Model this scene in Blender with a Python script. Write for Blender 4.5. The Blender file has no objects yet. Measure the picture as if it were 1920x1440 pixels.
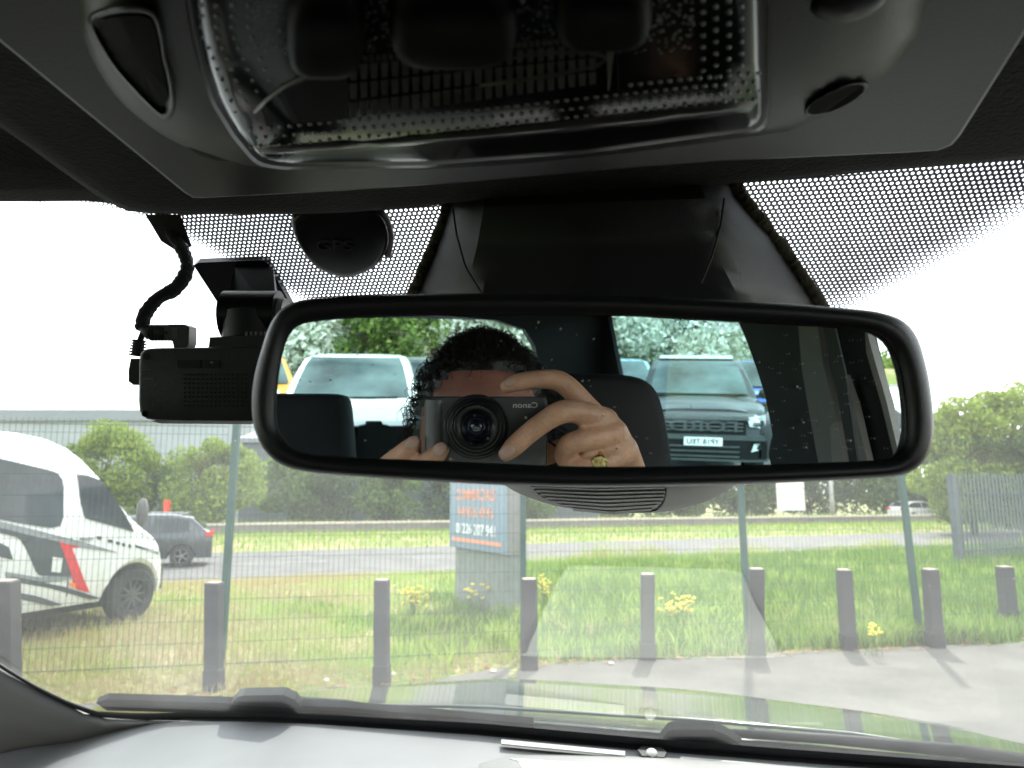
import bpy, bmesh, math, random
import numpy as np
from mathutils import Vector as Vec, Matrix, noise
from mathutils.geometry import tessellate_polygon

random.seed(7)
rng = np.random.default_rng(7)
S = bpy.context.scene
COL = S.collection
rad = math.radians

# ------------------------------------------------------------------ camera, world, sun, exposure
FPX = 1336.0
PITCH = rad(8.7)
C = Vec((0, 0, 1.70))
FW = Vec((0, math.cos(PITCH), math.sin(PITCH)))
UP = Vec((0, -math.sin(PITCH), math.cos(PITCH)))
RT = Vec((1, 0, 0))
camd = bpy.data.cameras.new("camera")
cam = bpy.data.objects.new("camera", camd)
COL.objects.link(cam)
cam.location = C
cam.rotation_euler = (rad(90) + PITCH, 0, 0)
camd.sensor_width = 36
camd.lens = 36 * FPX / 1920
camd.clip_start = 0.01
camd.clip_end = 3000
camd.dof.use_dof = True
camd.dof.focus_distance = 0.50
camd.dof.aperture_fstop = 15
S.camera = cam

SUN_EL, SUN_AZ = rad(49), rad(18)          # azimuth clockwise from +Y
w = bpy.data.worlds.new("World"); S.world = w
w.use_nodes = True
nt = w.node_tree; N = nt.nodes; L = nt.links
N.clear()
out = N.new("ShaderNodeOutputWorld"); bg = N.new("ShaderNodeBackground")
sky = N.new("ShaderNodeTexSky"); sky.sky_type = 'NISHITA'; sky.sun_disc = False
sky.sun_elevation = SUN_EL; sky.sun_rotation = SUN_AZ
sky.air_density = 1.0; sky.dust_density = 2.5; sky.ozone_density = 1.2
geo = N.new("ShaderNodeTexCoord")
mp = N.new("ShaderNodeMapping"); mp.inputs['Scale'].default_value = (1, 1, 2.6)
cn = N.new("ShaderNodeTexNoise"); cn.inputs['Scale'].default_value = 2.3
cn.inputs['Detail'].default_value = 9; cn.inputs['Roughness'].default_value = 0.58
cr_ = N.new("ShaderNodeValToRGB")
cr_.color_ramp.elements[0].position = 0.36; cr_.color_ramp.elements[1].position = 0.54
cr_.color_ramp.elements[0].color = (0.12, 0.12, 0.12, 1)
mixc = N.new("ShaderNodeMixRGB"); mixc.inputs['Color2'].default_value = (25, 25.8, 26.6, 1)
L.new(geo.outputs['Generated'], mp.inputs['Vector']); L.new(mp.outputs[0], cn.inputs['Vector'])
L.new(cn.outputs['Fac'], cr_.inputs[0]); L.new(cr_.outputs[0], mixc.inputs['Fac'])
L.new(sky.outputs[0], mixc.inputs['Color1']); L.new(mixc.outputs[0], bg.inputs['Color'])
bg.inputs['Strength'].default_value = 0.085
L.new(bg.outputs[0], out.inputs['Surface'])

sl = bpy.data.lights.new("sun", 'SUN'); sl.energy = 3.3; sl.angle = rad(1.5); sl.color = (1, 0.955, 0.88)
so = bpy.data.objects.new("sun", sl); COL.objects.link(so)
sdir = Vec((math.sin(SUN_AZ) * math.cos(SUN_EL), math.cos(SUN_AZ) * math.cos(SUN_EL), math.sin(SUN_EL)))
so.rotation_euler = sdir.to_track_quat('Z', 'Y').to_euler()
so.location = (5, 10, 30)

S.view_settings.view_transform = 'Standard'
S.view_settings.look = 'None'
S.view_settings.exposure = 1.0
S.view_settings.gamma = 1
S.view_settings.use_curve_mapping = False
S.render.engine = 'CYCLES'
cy = S.cycles
cy.use_denoising = True
cy.max_bounces = 9; cy.diffuse_bounces = 5; cy.glossy_bounces = 5
cy.transmission_bounces = 4; cy.transparent_max_bounces = 24
cy.caustics_reflective = False; cy.caustics_refractive = False
cy.sample_clamp_indirect = 6
cy.blur_glossy = 0.3

# ------------------------------------------------------------------ view geometry helpers
def ray(u, v): return FW + RT * ((u - 960) / FPX) + UP * ((720 - v) / FPX)
def P(u, v, d): return C + ray(u, v) * d
def PL(u, v, p0, n):
    r = ray(u, v); return C + r * ((p0 - C).dot(n) / r.dot(n))
def G(u, v, z=0.0): return PL(u, v, Vec((0, 0, z)), Vec((0, 0, 1)))
MN = ray(893, 800).normalized()            # mirror normal direction (away from the camera)
M0 = C + MN * 0.28
def refl(p): return p - MN * (2 * (p - M0).dot(MN))
CV = refl(C)
def V(u, v, d): return refl(P(u, v, d))    # the point seen at pixel u,v in the mirror
def VPL(u, v, p0, n):
    r = ray(u, v); r = r - MN * (2 * r.dot(MN))
    return CV + r * ((p0 - CV).dot(n) / r.dot(n))
PHI = rad(9)
CF = Vec((math.sin(PHI), math.cos(PHI), 0)); CR = Vec((math.cos(PHI), -math.sin(PHI), 0)); CZ = Vec((0, 0, 1))
def car(x, y, z): return C + CR * x + CF * y + CZ * z
def incar(p):
    q = p - C; return Vec((q.dot(CR), q.dot(CF), q.z))
WS_T, WS_B = (0.40, 0.168), (1.12, -0.347)
WS0 = car(0, *WS_T)
WSD = (CF * (WS_B[0] - WS_T[0]) + CZ * (WS_B[1] - WS_T[1])).normalized()
WSN = CR.cross(WSD).normalized()
if WSN.dot(CF) > 0: WSN = -WSN             # points into the cab
def WS(u, v, off=0.0): return PL(u, v, WS0 + WSN * off, WSN)
def HZ(u, v, dz): return PL(u, v, C + CZ * dz, CZ)

# ------------------------------------------------------------------ object helpers
def link(o, parent=None, local=False):
    COL.objects.link(o)
    if parent is not None:
        o.parent = parent
        if not local:
            o.matrix_parent_inverse = Matrix.Translation(-parent.location)
    return o
def tag(o, label=None, cat=None, group=None, kind=None):
    if label: o['label'] = label
    if cat: o['category'] = cat
    if group: o['group'] = group
    if kind: o['kind'] = kind
    return o
def thing(name, loc, label, cat, group=None, rz=0):
    o = bpy.data.objects.new(name, None); COL.objects.link(o)
    o.empty_display_size = 0.1
    o.location = loc; o.rotation_euler = (0, 0, rz)
    return tag(o, label, cat, group)
def mo(name, verts, faces, mat, parent=None, smooth=False, local=False, ang=None):
    me = bpy.data.meshes.new(name)
    me.from_pydata([tuple(v) for v in verts], [], faces)
    me.update()
    if mat: me.materials.append(mat)
    if smooth:
        me.shade_smooth()
        if ang: me.set_sharp_from_angle(angle=rad(ang))
    return link(bpy.data.objects.new(name, me), parent, local)
def bmo(name, bm, mat, parent=None, smooth=False, local=False, ang=None):
    me = bpy.data.meshes.new(name); bm.normal_update(); bm.to_mesh(me); bm.free()
    if mat: me.materials.append(mat)
    if smooth:
        me.shade_smooth()
        if ang: me.set_sharp_from_angle(angle=rad(ang))
    return link(bpy.data.objects.new(name, me), parent, local)
def copy_tree(o, loc=None, parent=None):
    c = o.copy(); COL.objects.link(c)
    if parent is not None: c.parent = parent
    if loc is not None: c.location = loc
    for ch in [x for x in S.objects if x.parent == o]: copy_tree(ch, None, c)
    return c
def spline(pts, n, closed=True):
    """Catmull-Rom through pts, resampled to n points evenly by length (any dimension)."""
    A = np.array([list(p) for p in pts], float); m = len(A); out = []
    segs = m if closed else m - 1
    for i in range(segs):
        if closed: p0, p1, p2, p3 = A[(i - 1) % m], A[i], A[(i + 1) % m], A[(i + 2) % m]
        else: p0, p1, p2, p3 = A[max(i - 1, 0)], A[i], A[i + 1], A[min(i + 2, m - 1)]
        for t in np.linspace(0, 1, 12, endpoint=False):
            out.append(0.5 * ((2 * p1) + (-p0 + p2) * t + (2 * p0 - 5 * p1 + 4 * p2 - p3) * t * t + (-p0 + 3 * p1 - 3 * p2 + p3) * t ** 3))
    out.append(A[0] if closed else A[-1])
    out = np.array(out); d = np.r_[0, np.cumsum(np.linalg.norm(np.diff(out, axis=0), axis=1))]
    q = np.linspace(0, d[-1], n, endpoint=not closed)
    return np.stack([np.interp(q, d, out[:, k]) for k in range(out.shape[1])], 1)
def lin(pts, n, closed=False):
    A = np.array([list(p) for p in pts], float)
    if closed: A = np.vstack([A, A[:1]])
    d = np.r_[0, np.cumsum(np.linalg.norm(np.diff(A, axis=0), axis=1))]
    q = np.linspace(0, d[-1], n, endpoint=not closed)
    return np.stack([np.interp(q, d, A[:, k]) for k in range(A.shape[1])], 1)
def rings(rs, closed=True, cap0=False, cap1=False):
    n = len(rs[0]); vs = [Vec(p) for r in rs for p in r]; fs = []
    for a in range(len(rs) - 1):
        for i in range(n if closed else n - 1):
            j = (i + 1) % n
            fs.append((a * n + i, a * n + j, (a + 1) * n + j, (a + 1) * n + i))
    if cap0: fs.append(tuple(range(n - 1, -1, -1)))
    if cap1: fs.append(tuple((len(rs) - 1) * n + i for i in range(n)))
    return vs, fs
class MB:
    def __init__(s): s.v = []; s.f = []
    def add(s, vs, fs):
        b = len(s.v); s.v += [Vec(x) for x in vs]; s.f += [tuple(i + b for i in f) for f in fs]; return s
    def box(s, c, d, M=None):
        x, y, z = d[0] / 2, d[1] / 2, d[2] / 2; c = Vec(c)
        vs = [Vec((a * x, b * y, e * z)) for a in (-1, 1) for b in (-1, 1) for e in (-1, 1)]
        vs = [c + v for v in vs]
        if M is not None: vs = [M @ v for v in vs]
        return s.add(vs, [(0, 1, 3, 2), (4, 6, 7, 5), (0, 4, 5, 1), (2, 3, 7, 6), (0, 2, 6, 4), (1, 5, 7, 3)])
    def tube(s, pts, r, n=8, cap=True):
        pts = [Vec(p) for p in pts]; m = len(pts)
        rr = r if isinstance(r, (list, tuple, np.ndarray)) else [r] * m
        R = []; up = None
        for i, p in enumerate(pts):
            t = (pts[min(i + 1, m - 1)] - pts[max(i - 1, 0)])
            t = t.normalized() if t.length > 1e-9 else Vec((0, 0, 1))
            if up is None: up = t.orthogonal().normalized()
            up = (up - t * up.dot(t)); up = up.normalized() if up.length > 1e-6 else t.orthogonal().normalized()
            b = t.cross(up)
            R.append([p + (up * math.cos(2 * math.pi * k / n) + b * math.sin(2 * math.pi * k / n)) * rr[i] for k in range(n)])
        return s.add(*rings(R, True, cap, cap))
    def ball(s, c, r, n=12, sc=(1, 1, 1), M=None):
        c = Vec(c); vs = []; fs = []; m = max(4, n // 2)
        for i in range(m + 1):
            th = math.pi * i / m
            for j in range(n):
                ph = 2 * math.pi * j / n
                q = Vec((math.sin(th) * math.cos(ph) * r * sc[0], math.sin(th) * math.sin(ph) * r * sc[1], math.cos(th) * r * sc[2]))
                if M is not None: q = M @ q
                vs.append(c + q)
        for i in range(m):
            for j in range(n):
                a, b = i * n + j, i * n + (j + 1) % n
                if i == 0: fs.append((a, a + n, b + n))
                elif i == m - 1: fs.append((a, a + n, b))
                else: fs.append((a, a + n, b + n, b))
        return s.add(vs, fs)
    def prism(s, poly, dv):
        n = len(poly); a = [Vec(p) for p in poly]; dv = Vec(dv)
        return s.add(a + [p + dv for p in a], [tuple(range(n)), tuple(range(2 * n - 1, n - 1, -1))] + [(i, (i + 1) % n, (i + 1) % n + n, i + n) for i in range(n)])
    def build(s, name, mat, parent=None, smooth=False, local=False, ang=None, fix=True):
        me = bpy.data.meshes.new(name); me.from_pydata([tuple(v) for v in s.v], [], s.f)
        if fix:
            bm = bmesh.new(); bm.from_mesh(me); bmesh.ops.recalc_face_normals(bm, faces=bm.faces[:]); bm.to_mesh(me); bm.free()
        if mat: me.materials.append(mat)
        if smooth:
            me.shade_smooth()
            if ang: me.set_sharp_from_angle(angle=rad(ang))
        return link(bpy.data.objects.new(name, me), parent, local)
def holed(outer, holes, name, mat, parent, dv=None):
    """flat panel with holes; dv gives it thickness"""
    polys = [[Vec(p) for p in outer]] + [[Vec(p) for p in h] for h in holes]
    flat = [p for q in polys for p in q]
    tris = tessellate_polygon(polys)
    m = MB(); m.add(flat, [tuple(t) for t in tris])
    if dv is not None:
        dv = Vec(dv); m.add([p + dv for p in flat], [tuple(t)[::-1] for t in tris])
        b = 0; n = len(flat)
        for q in polys:
            k = len(q)
            for i in range(k):
                m.f.append((b + i, b + (i + 1) % k, b + (i + 1) % k + n, b + i + n))
            b += k
    return m.build(name, mat, parent)
_tc = {}
def text(s, size, M, mat, name='lettering', parent=None, ext=0.0, local=False, fit=None, shear=0):
    """M maps text plane (x right, y up, z out) to place; fit=(w,h) scales to that size, centred"""
    cu = bpy.data.curves.new('t', 'FONT'); cu.body = s; cu.size = size; cu.extrude = ext
    cu.align_x = 'CENTER'; cu.align_y = 'CENTER'; cu.shear = shear; cu.resolution_u = 4; cu.offset = 0.012 * size
    o = bpy.data.objects.new('t', cu); COL.objects.link(o)
    bpy.context.view_layer.update()
    me = bpy.data.meshes.new_from_object(o.evaluated_get(bpy.context.evaluated_depsgraph_get()))
    bpy.data.objects.remove(o); bpy.data.curves.remove(cu)
    me.name = name
    co = np.empty(len(me.vertices) * 3, np.float32); me.vertices.foreach_get('co', co); co = co.reshape(-1, 3)
    if fit and len(co):
        mn, mx = co.min(0), co.max(0)
        co[:, 0] = (co[:, 0] - (mn[0] + mx[0]) / 2) * fit[0] / (mx[0] - mn[0])
        co[:, 1] = (co[:, 1] - (mn[1] + mx[1]) / 2) * fit[1] / (mx[1] - mn[1])
    me.vertices.foreach_set('co', co.ravel()); me.transform(M); me.update()
    me.materials.clear(); me.materials.append(mat)
    return link(bpy.data.objects.new(name, me), parent, local)
def frame(x, y, z, o):
    x, y, z = Vec(x), Vec(y), Vec(z)
    return Matrix(((x.x, y.x, z.x, o[0]), (x.y, y.y, z.y, o[1]), (x.z, y.z, z.z, o[2]), (0, 0, 0, 1)))

# ------------------------------------------------------------------ materials
def pm(name, col, rough=0.6, metal=0.0, var=0.12, nscale=8.0, bump=0.0, bscale=200.0, coat=0.0, spec=0.5, emis=None, sheen=0, coord='Object'):
    m = bpy.data.materials.new(name); m.use_nodes = True
    t = m.node_tree; B = t.nodes['Principled BSDF']
    B.inputs['Base Color'].default_value = (*col, 1); B.inputs['Roughness'].default_value = rough
    B.inputs['Metallic'].default_value = metal; B.inputs['Coat Weight'].default_value = coat
    B.inputs['Coat Roughness'].default_value = 0.04
    B.inputs['Specular IOR Level'].default_value = spec
    if sheen: B.inputs['Sheen Weight'].default_value = sheen
    tc = t.nodes.new('ShaderNodeTexCoord')
    if var:
        n = t.nodes.new('ShaderNodeTexNoise'); n.inputs['Scale'].default_value = nscale; n.inputs['Detail'].default_value = 5
        t.links.new(tc.outputs[coord], n.inputs['Vector'])
        hs = t.nodes.new('ShaderNodeHueSaturation'); hs.inputs['Color'].default_value = (*col, 1)
        mr = t.nodes.new('ShaderNodeMapRange'); mr.inputs['To Min'].default_value = 1 - var; mr.inputs['To Max'].default_value = 1 + var
        mr.inputs['From Min'].default_value = .3; mr.inputs['From Max'].default_value = .7
        t.links.new(n.outputs['Fac'], mr.inputs['Value']); t.links.new(mr.outputs[0], hs.inputs['Value'])
        t.links.new(hs.outputs[0], B.inputs['Base Color'])
        r2 = t.nodes.new('ShaderNodeMapRange'); r2.inputs['To Min'].default_value = max(rough * 0.85, 0); r2.inputs['To Max'].default_value = min(rough * 1.15, 1)
        t.links.new(n.outputs['Fac'], r2.inputs['Value']); t.links.new(r2.outputs[0], B.inputs['Roughness'])
    if bump:
        n2 = t.nodes.new('ShaderNodeTexNoise'); n2.inputs['Scale'].default_value = bscale; n2.inputs['Detail'].default_value = 3
        t.links.new(tc.outputs[coord], n2.inputs['Vector'])
        b = t.nodes.new('ShaderNodeBump'); b.inputs['Strength'].default_value = bump; b.inputs['Distance'].default_value = 0.6 / bscale
        t.links.new(n2.outputs['Fac'], b.inputs['Height']); t.links.new(b.outputs[0], B.inputs['Normal'])
    if emis:
        B.inputs['Emission Color'].default_value = (*emis[0], 1); B.inputs['Emission Strength'].default_value = emis[1]
    return m
def glass(name, tint, refl_mul=1.6, dust=0.0, dcol=(.8, .8, .78), dscale=3.0, minr=0.0):
    """thin pane: clear transmission, fresnel mirror, a film of dust"""
    m = bpy.data.materials.new(name); m.use_nodes = True
    t = m.node_tree; t.nodes.clear(); n = t.nodes.new; l = t.links.new
    o = n('ShaderNodeOutputMaterial'); tr = n('ShaderNodeBsdfTransparent'); tr.inputs['Color'].default_value = (*tint, 1)
    gl = n('ShaderNodeBsdfGlossy'); gl.inputs['Roughness'].default_value = 0.0
    ge = n('ShaderNodeNewGeometry'); dt = n('ShaderNodeVectorMath'); dt.operation = 'DOT_PRODUCT'
    l(ge.outputs['Normal'], dt.inputs[0]); l(ge.outputs['Incoming'], dt.inputs[1])
    ab = n('ShaderNodeMath'); ab.operation = 'ABSOLUTE'; l(dt.outputs['Value'], ab.inputs[0])
    om = n('ShaderNodeMath'); om.operation = 'SUBTRACT'; om.inputs[0].default_value = 1; l(ab.outputs[0], om.inputs[1])
    pw = n('ShaderNodeMath'); pw.operation = 'POWER'; pw.inputs[1].default_value = 5; l(om.outputs[0], pw.inputs[0])
    fr = n('ShaderNodeMath'); fr.operation = 'MULTIPLY_ADD'; fr.inputs[1].default_value = .96; fr.inputs[2].default_value = .04; l(pw.outputs[0], fr.inputs[0])
    mu = n('ShaderNodeMath'); mu.operation = 'MULTIPLY_ADD'; mu.inputs[1].default_value = refl_mul; mu.inputs[2].default_value = minr; mu.use_clamp = True
    l(fr.outputs[0], mu.inputs[0])
    mx = n('ShaderNodeMixShader'); l(mu.outputs[0], mx.inputs[0]); l(tr.outputs[0], mx.inputs[1]); l(gl.outputs[0], mx.inputs[2])
    last = mx
    if dust:
        tc = n('ShaderNodeTexCoord'); nz = n('ShaderNodeTexNoise'); nz.inputs['Scale'].default_value = dscale; nz.inputs['Detail'].default_value = 7
        nz.inputs['Roughness'].default_value = .65
        l(tc.outputs['Object'], nz.inputs['Vector'])
        mr = n('ShaderNodeMapRange'); mr.inputs['From Min'].default_value = .3; mr.inputs['From Max'].default_value = .75
        mr.inputs['To Min'].default_value = dust * .45; mr.inputs['To Max'].default_value = dust * 1.7
        l(nz.outputs['Fac'], mr.inputs['Value'])
        # fine specks
        vo = n('ShaderNodeTexVoronoi'); vo.inputs['Scale'].default_value = 60; l(tc.outputs['Object'], vo.inputs['Vector'])
        lt = n('ShaderNodeMath'); lt.operation = 'LESS_THAN'; lt.inputs[1].default_value = 0.035; l(vo.outputs['Distance'], lt.inputs[0])
        ad = n('ShaderNodeMath'); ad.operation = 'MULTIPLY_ADD'; ad.inputs[1].default_value = 0.35; ad.use_clamp = True
        l(lt.outputs[0], ad.inputs[0]); l(mr.outputs[0], ad.inputs[2])
        d1 = n('ShaderNodeBsdfDiffuse'); d1.inputs['Color'].default_value = (*dcol, 1)
        d2 = n('ShaderNodeBsdfTranslucent'); d2.inputs['Color'].default_value = (*dcol, 1)
        dm = n('ShaderNodeMixShader'); dm.inputs[0].default_value = .6; l(d1.outputs[0], dm.inputs[1]); l(d2.outputs[0], dm.inputs[2])
        m2 = n('ShaderNodeMixShader'); l(ad.outputs[0], m2.inputs[0]); l(mx.outputs[0], m2.inputs[1]); l(dm.outputs[0], m2.inputs[2])
        last = m2
    l(last.outputs[0], o.inputs['Surface'])
    return m
BLK = pm('black_plastic', (.009, .009, .010), .5, bump=.25, bscale=900)
BLKS = pm('smooth_black_plastic', (.006, .006, .0065), .34, spec=.35)
BEZ = pm('grained_black_trim', (.013, .013, .015), .42, bump=.5, bscale=1500)
GREY = pm('grey_trim', (.115, .115, .112), .55, bump=.35, bscale=1200)
GREYD = pm('dark_grey_trim', (.060, .060, .062), .5, bump=.35, bscale=1200)
GREYL = pm('light_grey_plastic', (.30, .29, .28), .5, bump=.2, bscale=1200)
CLOTH = pm('black_headlining', (.0085, .0065, .006), .95, bump=1.2, bscale=450, var=.2, nscale=30)
SEAT = pm('black_seat_fabric', (.018, .018, .019), .8, bump=.6, bscale=800)
FOAM = pm('olive_foam', (.055, .050, .030), 1, bump=1, bscale=700, var=.4, nscale=300)
DASH = pm('dashboard_skin', (.135, .14, .145), .6, bump=.4, bscale=900)
RUB = pm('rubber', (.013, .013, .014), .65)
RUB2 = pm('wiper_plastic', (.012, .013, .014), .6, spec=.25)
CHR = pm('chrome', (.8, .8, .8), .08, 1, var=0)
WHT = pm('white_paint', (.72, .73, .73), .28, coat=.6, var=.04)
TYRE = pm('tyre_rubber', (.022, .022, .022), .8)
RIM = pm('alloy', (.35, .36, .37), .3, .8)
DGL = pm('dark_window_glass', (.02, .028, .03), .04, spec=.8, var=0)
MGL = pm('reflective_window_glass', (.055, .085, .085), .05, metal=.12, var=.7, nscale=1.4, spec=.4)
SKIN = pm('skin', (.66, .365, .235), .46, var=.16, nscale=60, bump=.4, bscale=260)
SKIN.node_tree.nodes['Principled BSDF'].inputs['Subsurface Weight'].default_value = .15
SKIN.node_tree.nodes['Principled BSDF'].inputs['Subsurface Radius'].default_value = (.012, .004, .002)
SKIN.node_tree.nodes['Principled BSDF'].inputs['Subsurface Scale'].default_value = .4
HAIR = pm('dark_hair', (.012, .009, .007), .35, var=.3)
NAIL = pm('nail', (.55, .34, .27), .25, var=.03)
GOLD = pm('gold', (.75, .52, .16), .25, 1)

# =====================================================================================
#                                   OUTSIDE
# =====================================================================================
def sst(a, b, x):
    t = np.clip((x - a) / (b - a), 0, 1); return t * t * (3 - 2 * t)
ZR = -0.55
def line2(a, b):
    a, b = Vec(a).to_2d(), Vec(b).to_2d(); d = (b - a).normalized(); n = Vec((-d.y, d.x)); return a, d, n
LA, LD, LN = line2(G(430, 1092, ZR), G(1900, 1033, ZR))       # near edge of the road, LN points away
FA, FD, FN = line2(G(430, 1036, ZR), G(1780, 997, ZR))        # far edge
WA, WD, WN = line2(G(430, 1001, -.4), G(1780, 978, -.4))      # foot of the low wall
def sdist(x, y, A, Nn): return (x - A.x) * Nn.x + (y - A.y) * Nn.y
def terr(x, y):
    s = -sdist(x, y, LA, LN)
    f = sdist(x, y, FA, FN)
    h = ZR + (-ZR) * sst(0.0, 6.0, s) * (s > 0)
    h = np.where(f > 0, ZR + .16 * sst(0, 3, f), h)
    return h
def th(x, y): return float(terr(np.array(x), np.array(y)))
def GT(u, v):
    z = 0.0
    for _ in range(14):
        p = G(u, v, z); z = .5 * z + .5 * th(p.x, p.y)
    return Vec((p.x, p.y, th(p.x, p.y)))

def ground_mat():
    m = bpy.data.materials.new('grassy_ground'); m.use_nodes = True
    t = m.node_tree; B = t.nodes['Principled BSDF']; n = t.nodes.new; l = t.links.new
    B.inputs['Roughness'].default_value = .95
    g = n('ShaderNodeNewGeometry')
    n1 = n('ShaderNodeTexNoise'); n1.inputs['Scale'].default_value = .45; n1.inputs['Detail'].default_value = 6; n1.inputs['Roughness'].default_value = .65
    n2 = n('ShaderNodeTexNoise'); n2.inputs['Scale'].default_value = 14; n2.inputs['Detail'].default_value = 5
    l(g.outputs['Position'], n1.inputs['Vector']); l(g.outputs['Position'], n2.inputs['Vector'])
    r1 = n('ShaderNodeValToRGB'); e = r1.color_ramp.elements
    e[0].position = .40; e[0].color = (.14, .20, .04, 1); e[1].position = .60; e[1].color = (.30, .25, .13, 1)
    l(n1.outputs['Fac'], r1.inputs[0])
    mx = n('ShaderNodeMixRGB'); mx.blend_type = 'MULTIPLY'; mx.inputs[0].default_value = .8
    r2 = n('ShaderNodeValToRGB'); r2.color_ramp.elements[0].color = (.45, .42, .35, 1); r2.color_ramp.elements[1].color = (1.3, 1.3, 1.2, 1)
    r2.color_ramp.elements[0].position = .35; r2.color_ramp.elements[1].position = .65
    l(n2.outputs['Fac'], r2.inputs[0]); l(r1.outputs[0], mx.inputs[1]); l(r2.outputs[0], mx.inputs[2])
    l(mx.outputs[0], B.inputs['Base Color'])
    return m
GRD = ground_mat()
# terrain sheet: fine in front, coarse out to the horizon
xs = np.unique(np.r_[np.linspace(-1500, -60, 14), np.linspace(-60, 60, 121), np.linspace(60, 1500, 14)])
ys = np.unique(np.r_[np.linspace(-1200, -60, 10), np.linspace(-60, 4, 24), np.linspace(4, 70, 111), np.linspace(70, 1800, 18)])
X, Y = np.meshgrid(xs, ys); Z = terr(X, Y)
Z = Z + np.where((-sdist(X, Y, LA, LN) > .5) & (Y > 5), 0.03 * np.sin(X * 1.7 + Y * .6) * np.cos(Y * 1.3 - X * .4), 0) - 0.02
nx = len(xs)
vs = np.stack([X.ravel(), Y.ravel(), Z.ravel()], 1)
fs = [(j * nx + i, j * nx + i + 1, (j + 1) * nx + i + 1, (j + 1) * nx + i) for j in range(len(ys) - 1) for i in range(nx - 1)]
tag(mo('ground', vs, fs, GRD, smooth=True), 'rough green and straw ground', kind='structure')

def asphalt(name, col, sc=1.0, pale=.5):
    m = bpy.data.materials.new(name); m.use_nodes = True
    t = m.node_tree; B = t.nodes['Principled BSDF']; n = t.nodes.new; l = t.links.new
    B.inputs['Roughness'].default_value = .9
    g = n('ShaderNodeNewGeometry')
    n1 = n('ShaderNodeTexNoise'); n1.inputs['Scale'].default_value = 1.3 * sc; n1.inputs['Detail'].default_value = 8
    n2 = n('ShaderNodeTexVoronoi'); n2.inputs['Scale'].default_value = 70 * sc
    l(g.outputs['Position'], n1.inputs['Vector']); l(g.outputs['Position'], n2.inputs['Vector'])
    r = n('ShaderNodeValToRGB'); r.color_ramp.elements[0].position = .3; r.color_ramp.elements[1].position = .7
    r.color_ramp.elements[0].color = tuple(c * .75 for c in col) + (1,); r.color_ramp.elements[1].color = tuple(c * 1.25 for c in col) + (1,)
    l(n1.outputs['Fac'], r.inputs[0])
    mx = n('ShaderNodeMixRGB'); mx.blend_type = 'MULTIPLY'; mx.inputs[0].default_value = .35
    l(r.outputs[0], mx.inputs[1]); l(n2.outputs['Color'], mx.inputs[2])
    hs = n('ShaderNodeHueSaturation'); hs.inputs['Saturation'].default_value = .45; l(mx.outputs[0], hs.inputs['Color'])
    l(hs.outputs[0], B.inputs['Base Color'])
    b = n('ShaderNodeBump'); b.inputs['Strength'].default_value = .5; b.inputs['Distance'].default_value = .006
    l(n2.outputs['Distance'], b.inputs['Height']); l(b.outputs[0], B.inputs['Normal'])
    return m
ROADM = asphalt('worn_road_asphalt', (.125, .120, .108))
PARKM = asphalt('veil_tinted_car_park_asphalt', (.138, .124, .090))  # beige veil of the reflected dash is mixed into this tarmac colour

# road band
def band(A, D, s0, s1, off0, off1, z, nn=60, Nn=None):
    Nn = Nn or Vec((-D.y, D.x)); v = []
    for i in range(nn):
        s = s0 + (s1 - s0) * i / (nn - 1)
        a = A + D * s + Nn * off0; b = A + D * s + Nn * off1
        v += [(a.x, a.y, z), (b.x, b.y, z)]
    return v, [(2 * i, 2 * i + 2, 2 * i + 3, 2 * i + 1) for i in range(nn - 1)]
v = []; nn = 40
for i in range(nn):
    s = -120 + 320 * i / (nn - 1)
    a = LA + LD * s; b = FA + FD * s
    v += [(a.x, a.y, ZR + .005), (b.x, b.y, ZR + .005)]
tag(mo('road', v, [(2 * i, 2 * i + 2, 2 * i + 3, 2 * i + 1) for i in range(nn - 1)], ROADM), 'pale grey road beyond the grass', kind='structure')
PAINT = pm('road_paint', (.24, .235, .22), .7, var=.25, nscale=6)
KERB = pm('concrete_kerb', (.36, .35, .32), .85, var=.2, nscale=6)
# kerb at the near side and dashed centre line
m = MB()
for s in np.arange(-60, 90, 3.0):
    a = LA + LD * s - LN * .06; b = LA + LD * (s + 2.98) - LN * .06; n3 = Vec((LN.x, LN.y, 0)) * .12
    m.prism([Vec((a.x, a.y, ZR - .05)), Vec((b.x, b.y, ZR - .05)), Vec((b.x, b.y, ZR - .05)) + n3, Vec((a.x, a.y, ZR - .05)) + n3], (0, 0, .12))
tag(m.build('kerb', KERB), 'low concrete kerb along the grass edge of the road', kind='structure')
m = MB()
for s in np.arange(-60, 120, 6.0):
    p = (LA + LD * s + FA + FD * s) / 2; q = (LA + LD * (s + 3) + FA + FD * (s + 3)) / 2; o = Vec((-LD.y, LD.x)) * .06
    m.add([(p.x - o.x, p.y - o.y, ZR + .009), (q.x - o.x, q.y - o.y, ZR + .009), (q.x + o.x, q.y + o.y, ZR + .009), (p.x + o.x, p.y + o.y, ZR + .009)], [(0, 1, 2, 3)])
tag(m.build('road_marking', PAINT, fix=False), 'white dashed centre line on the road', kind='structure')
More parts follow.
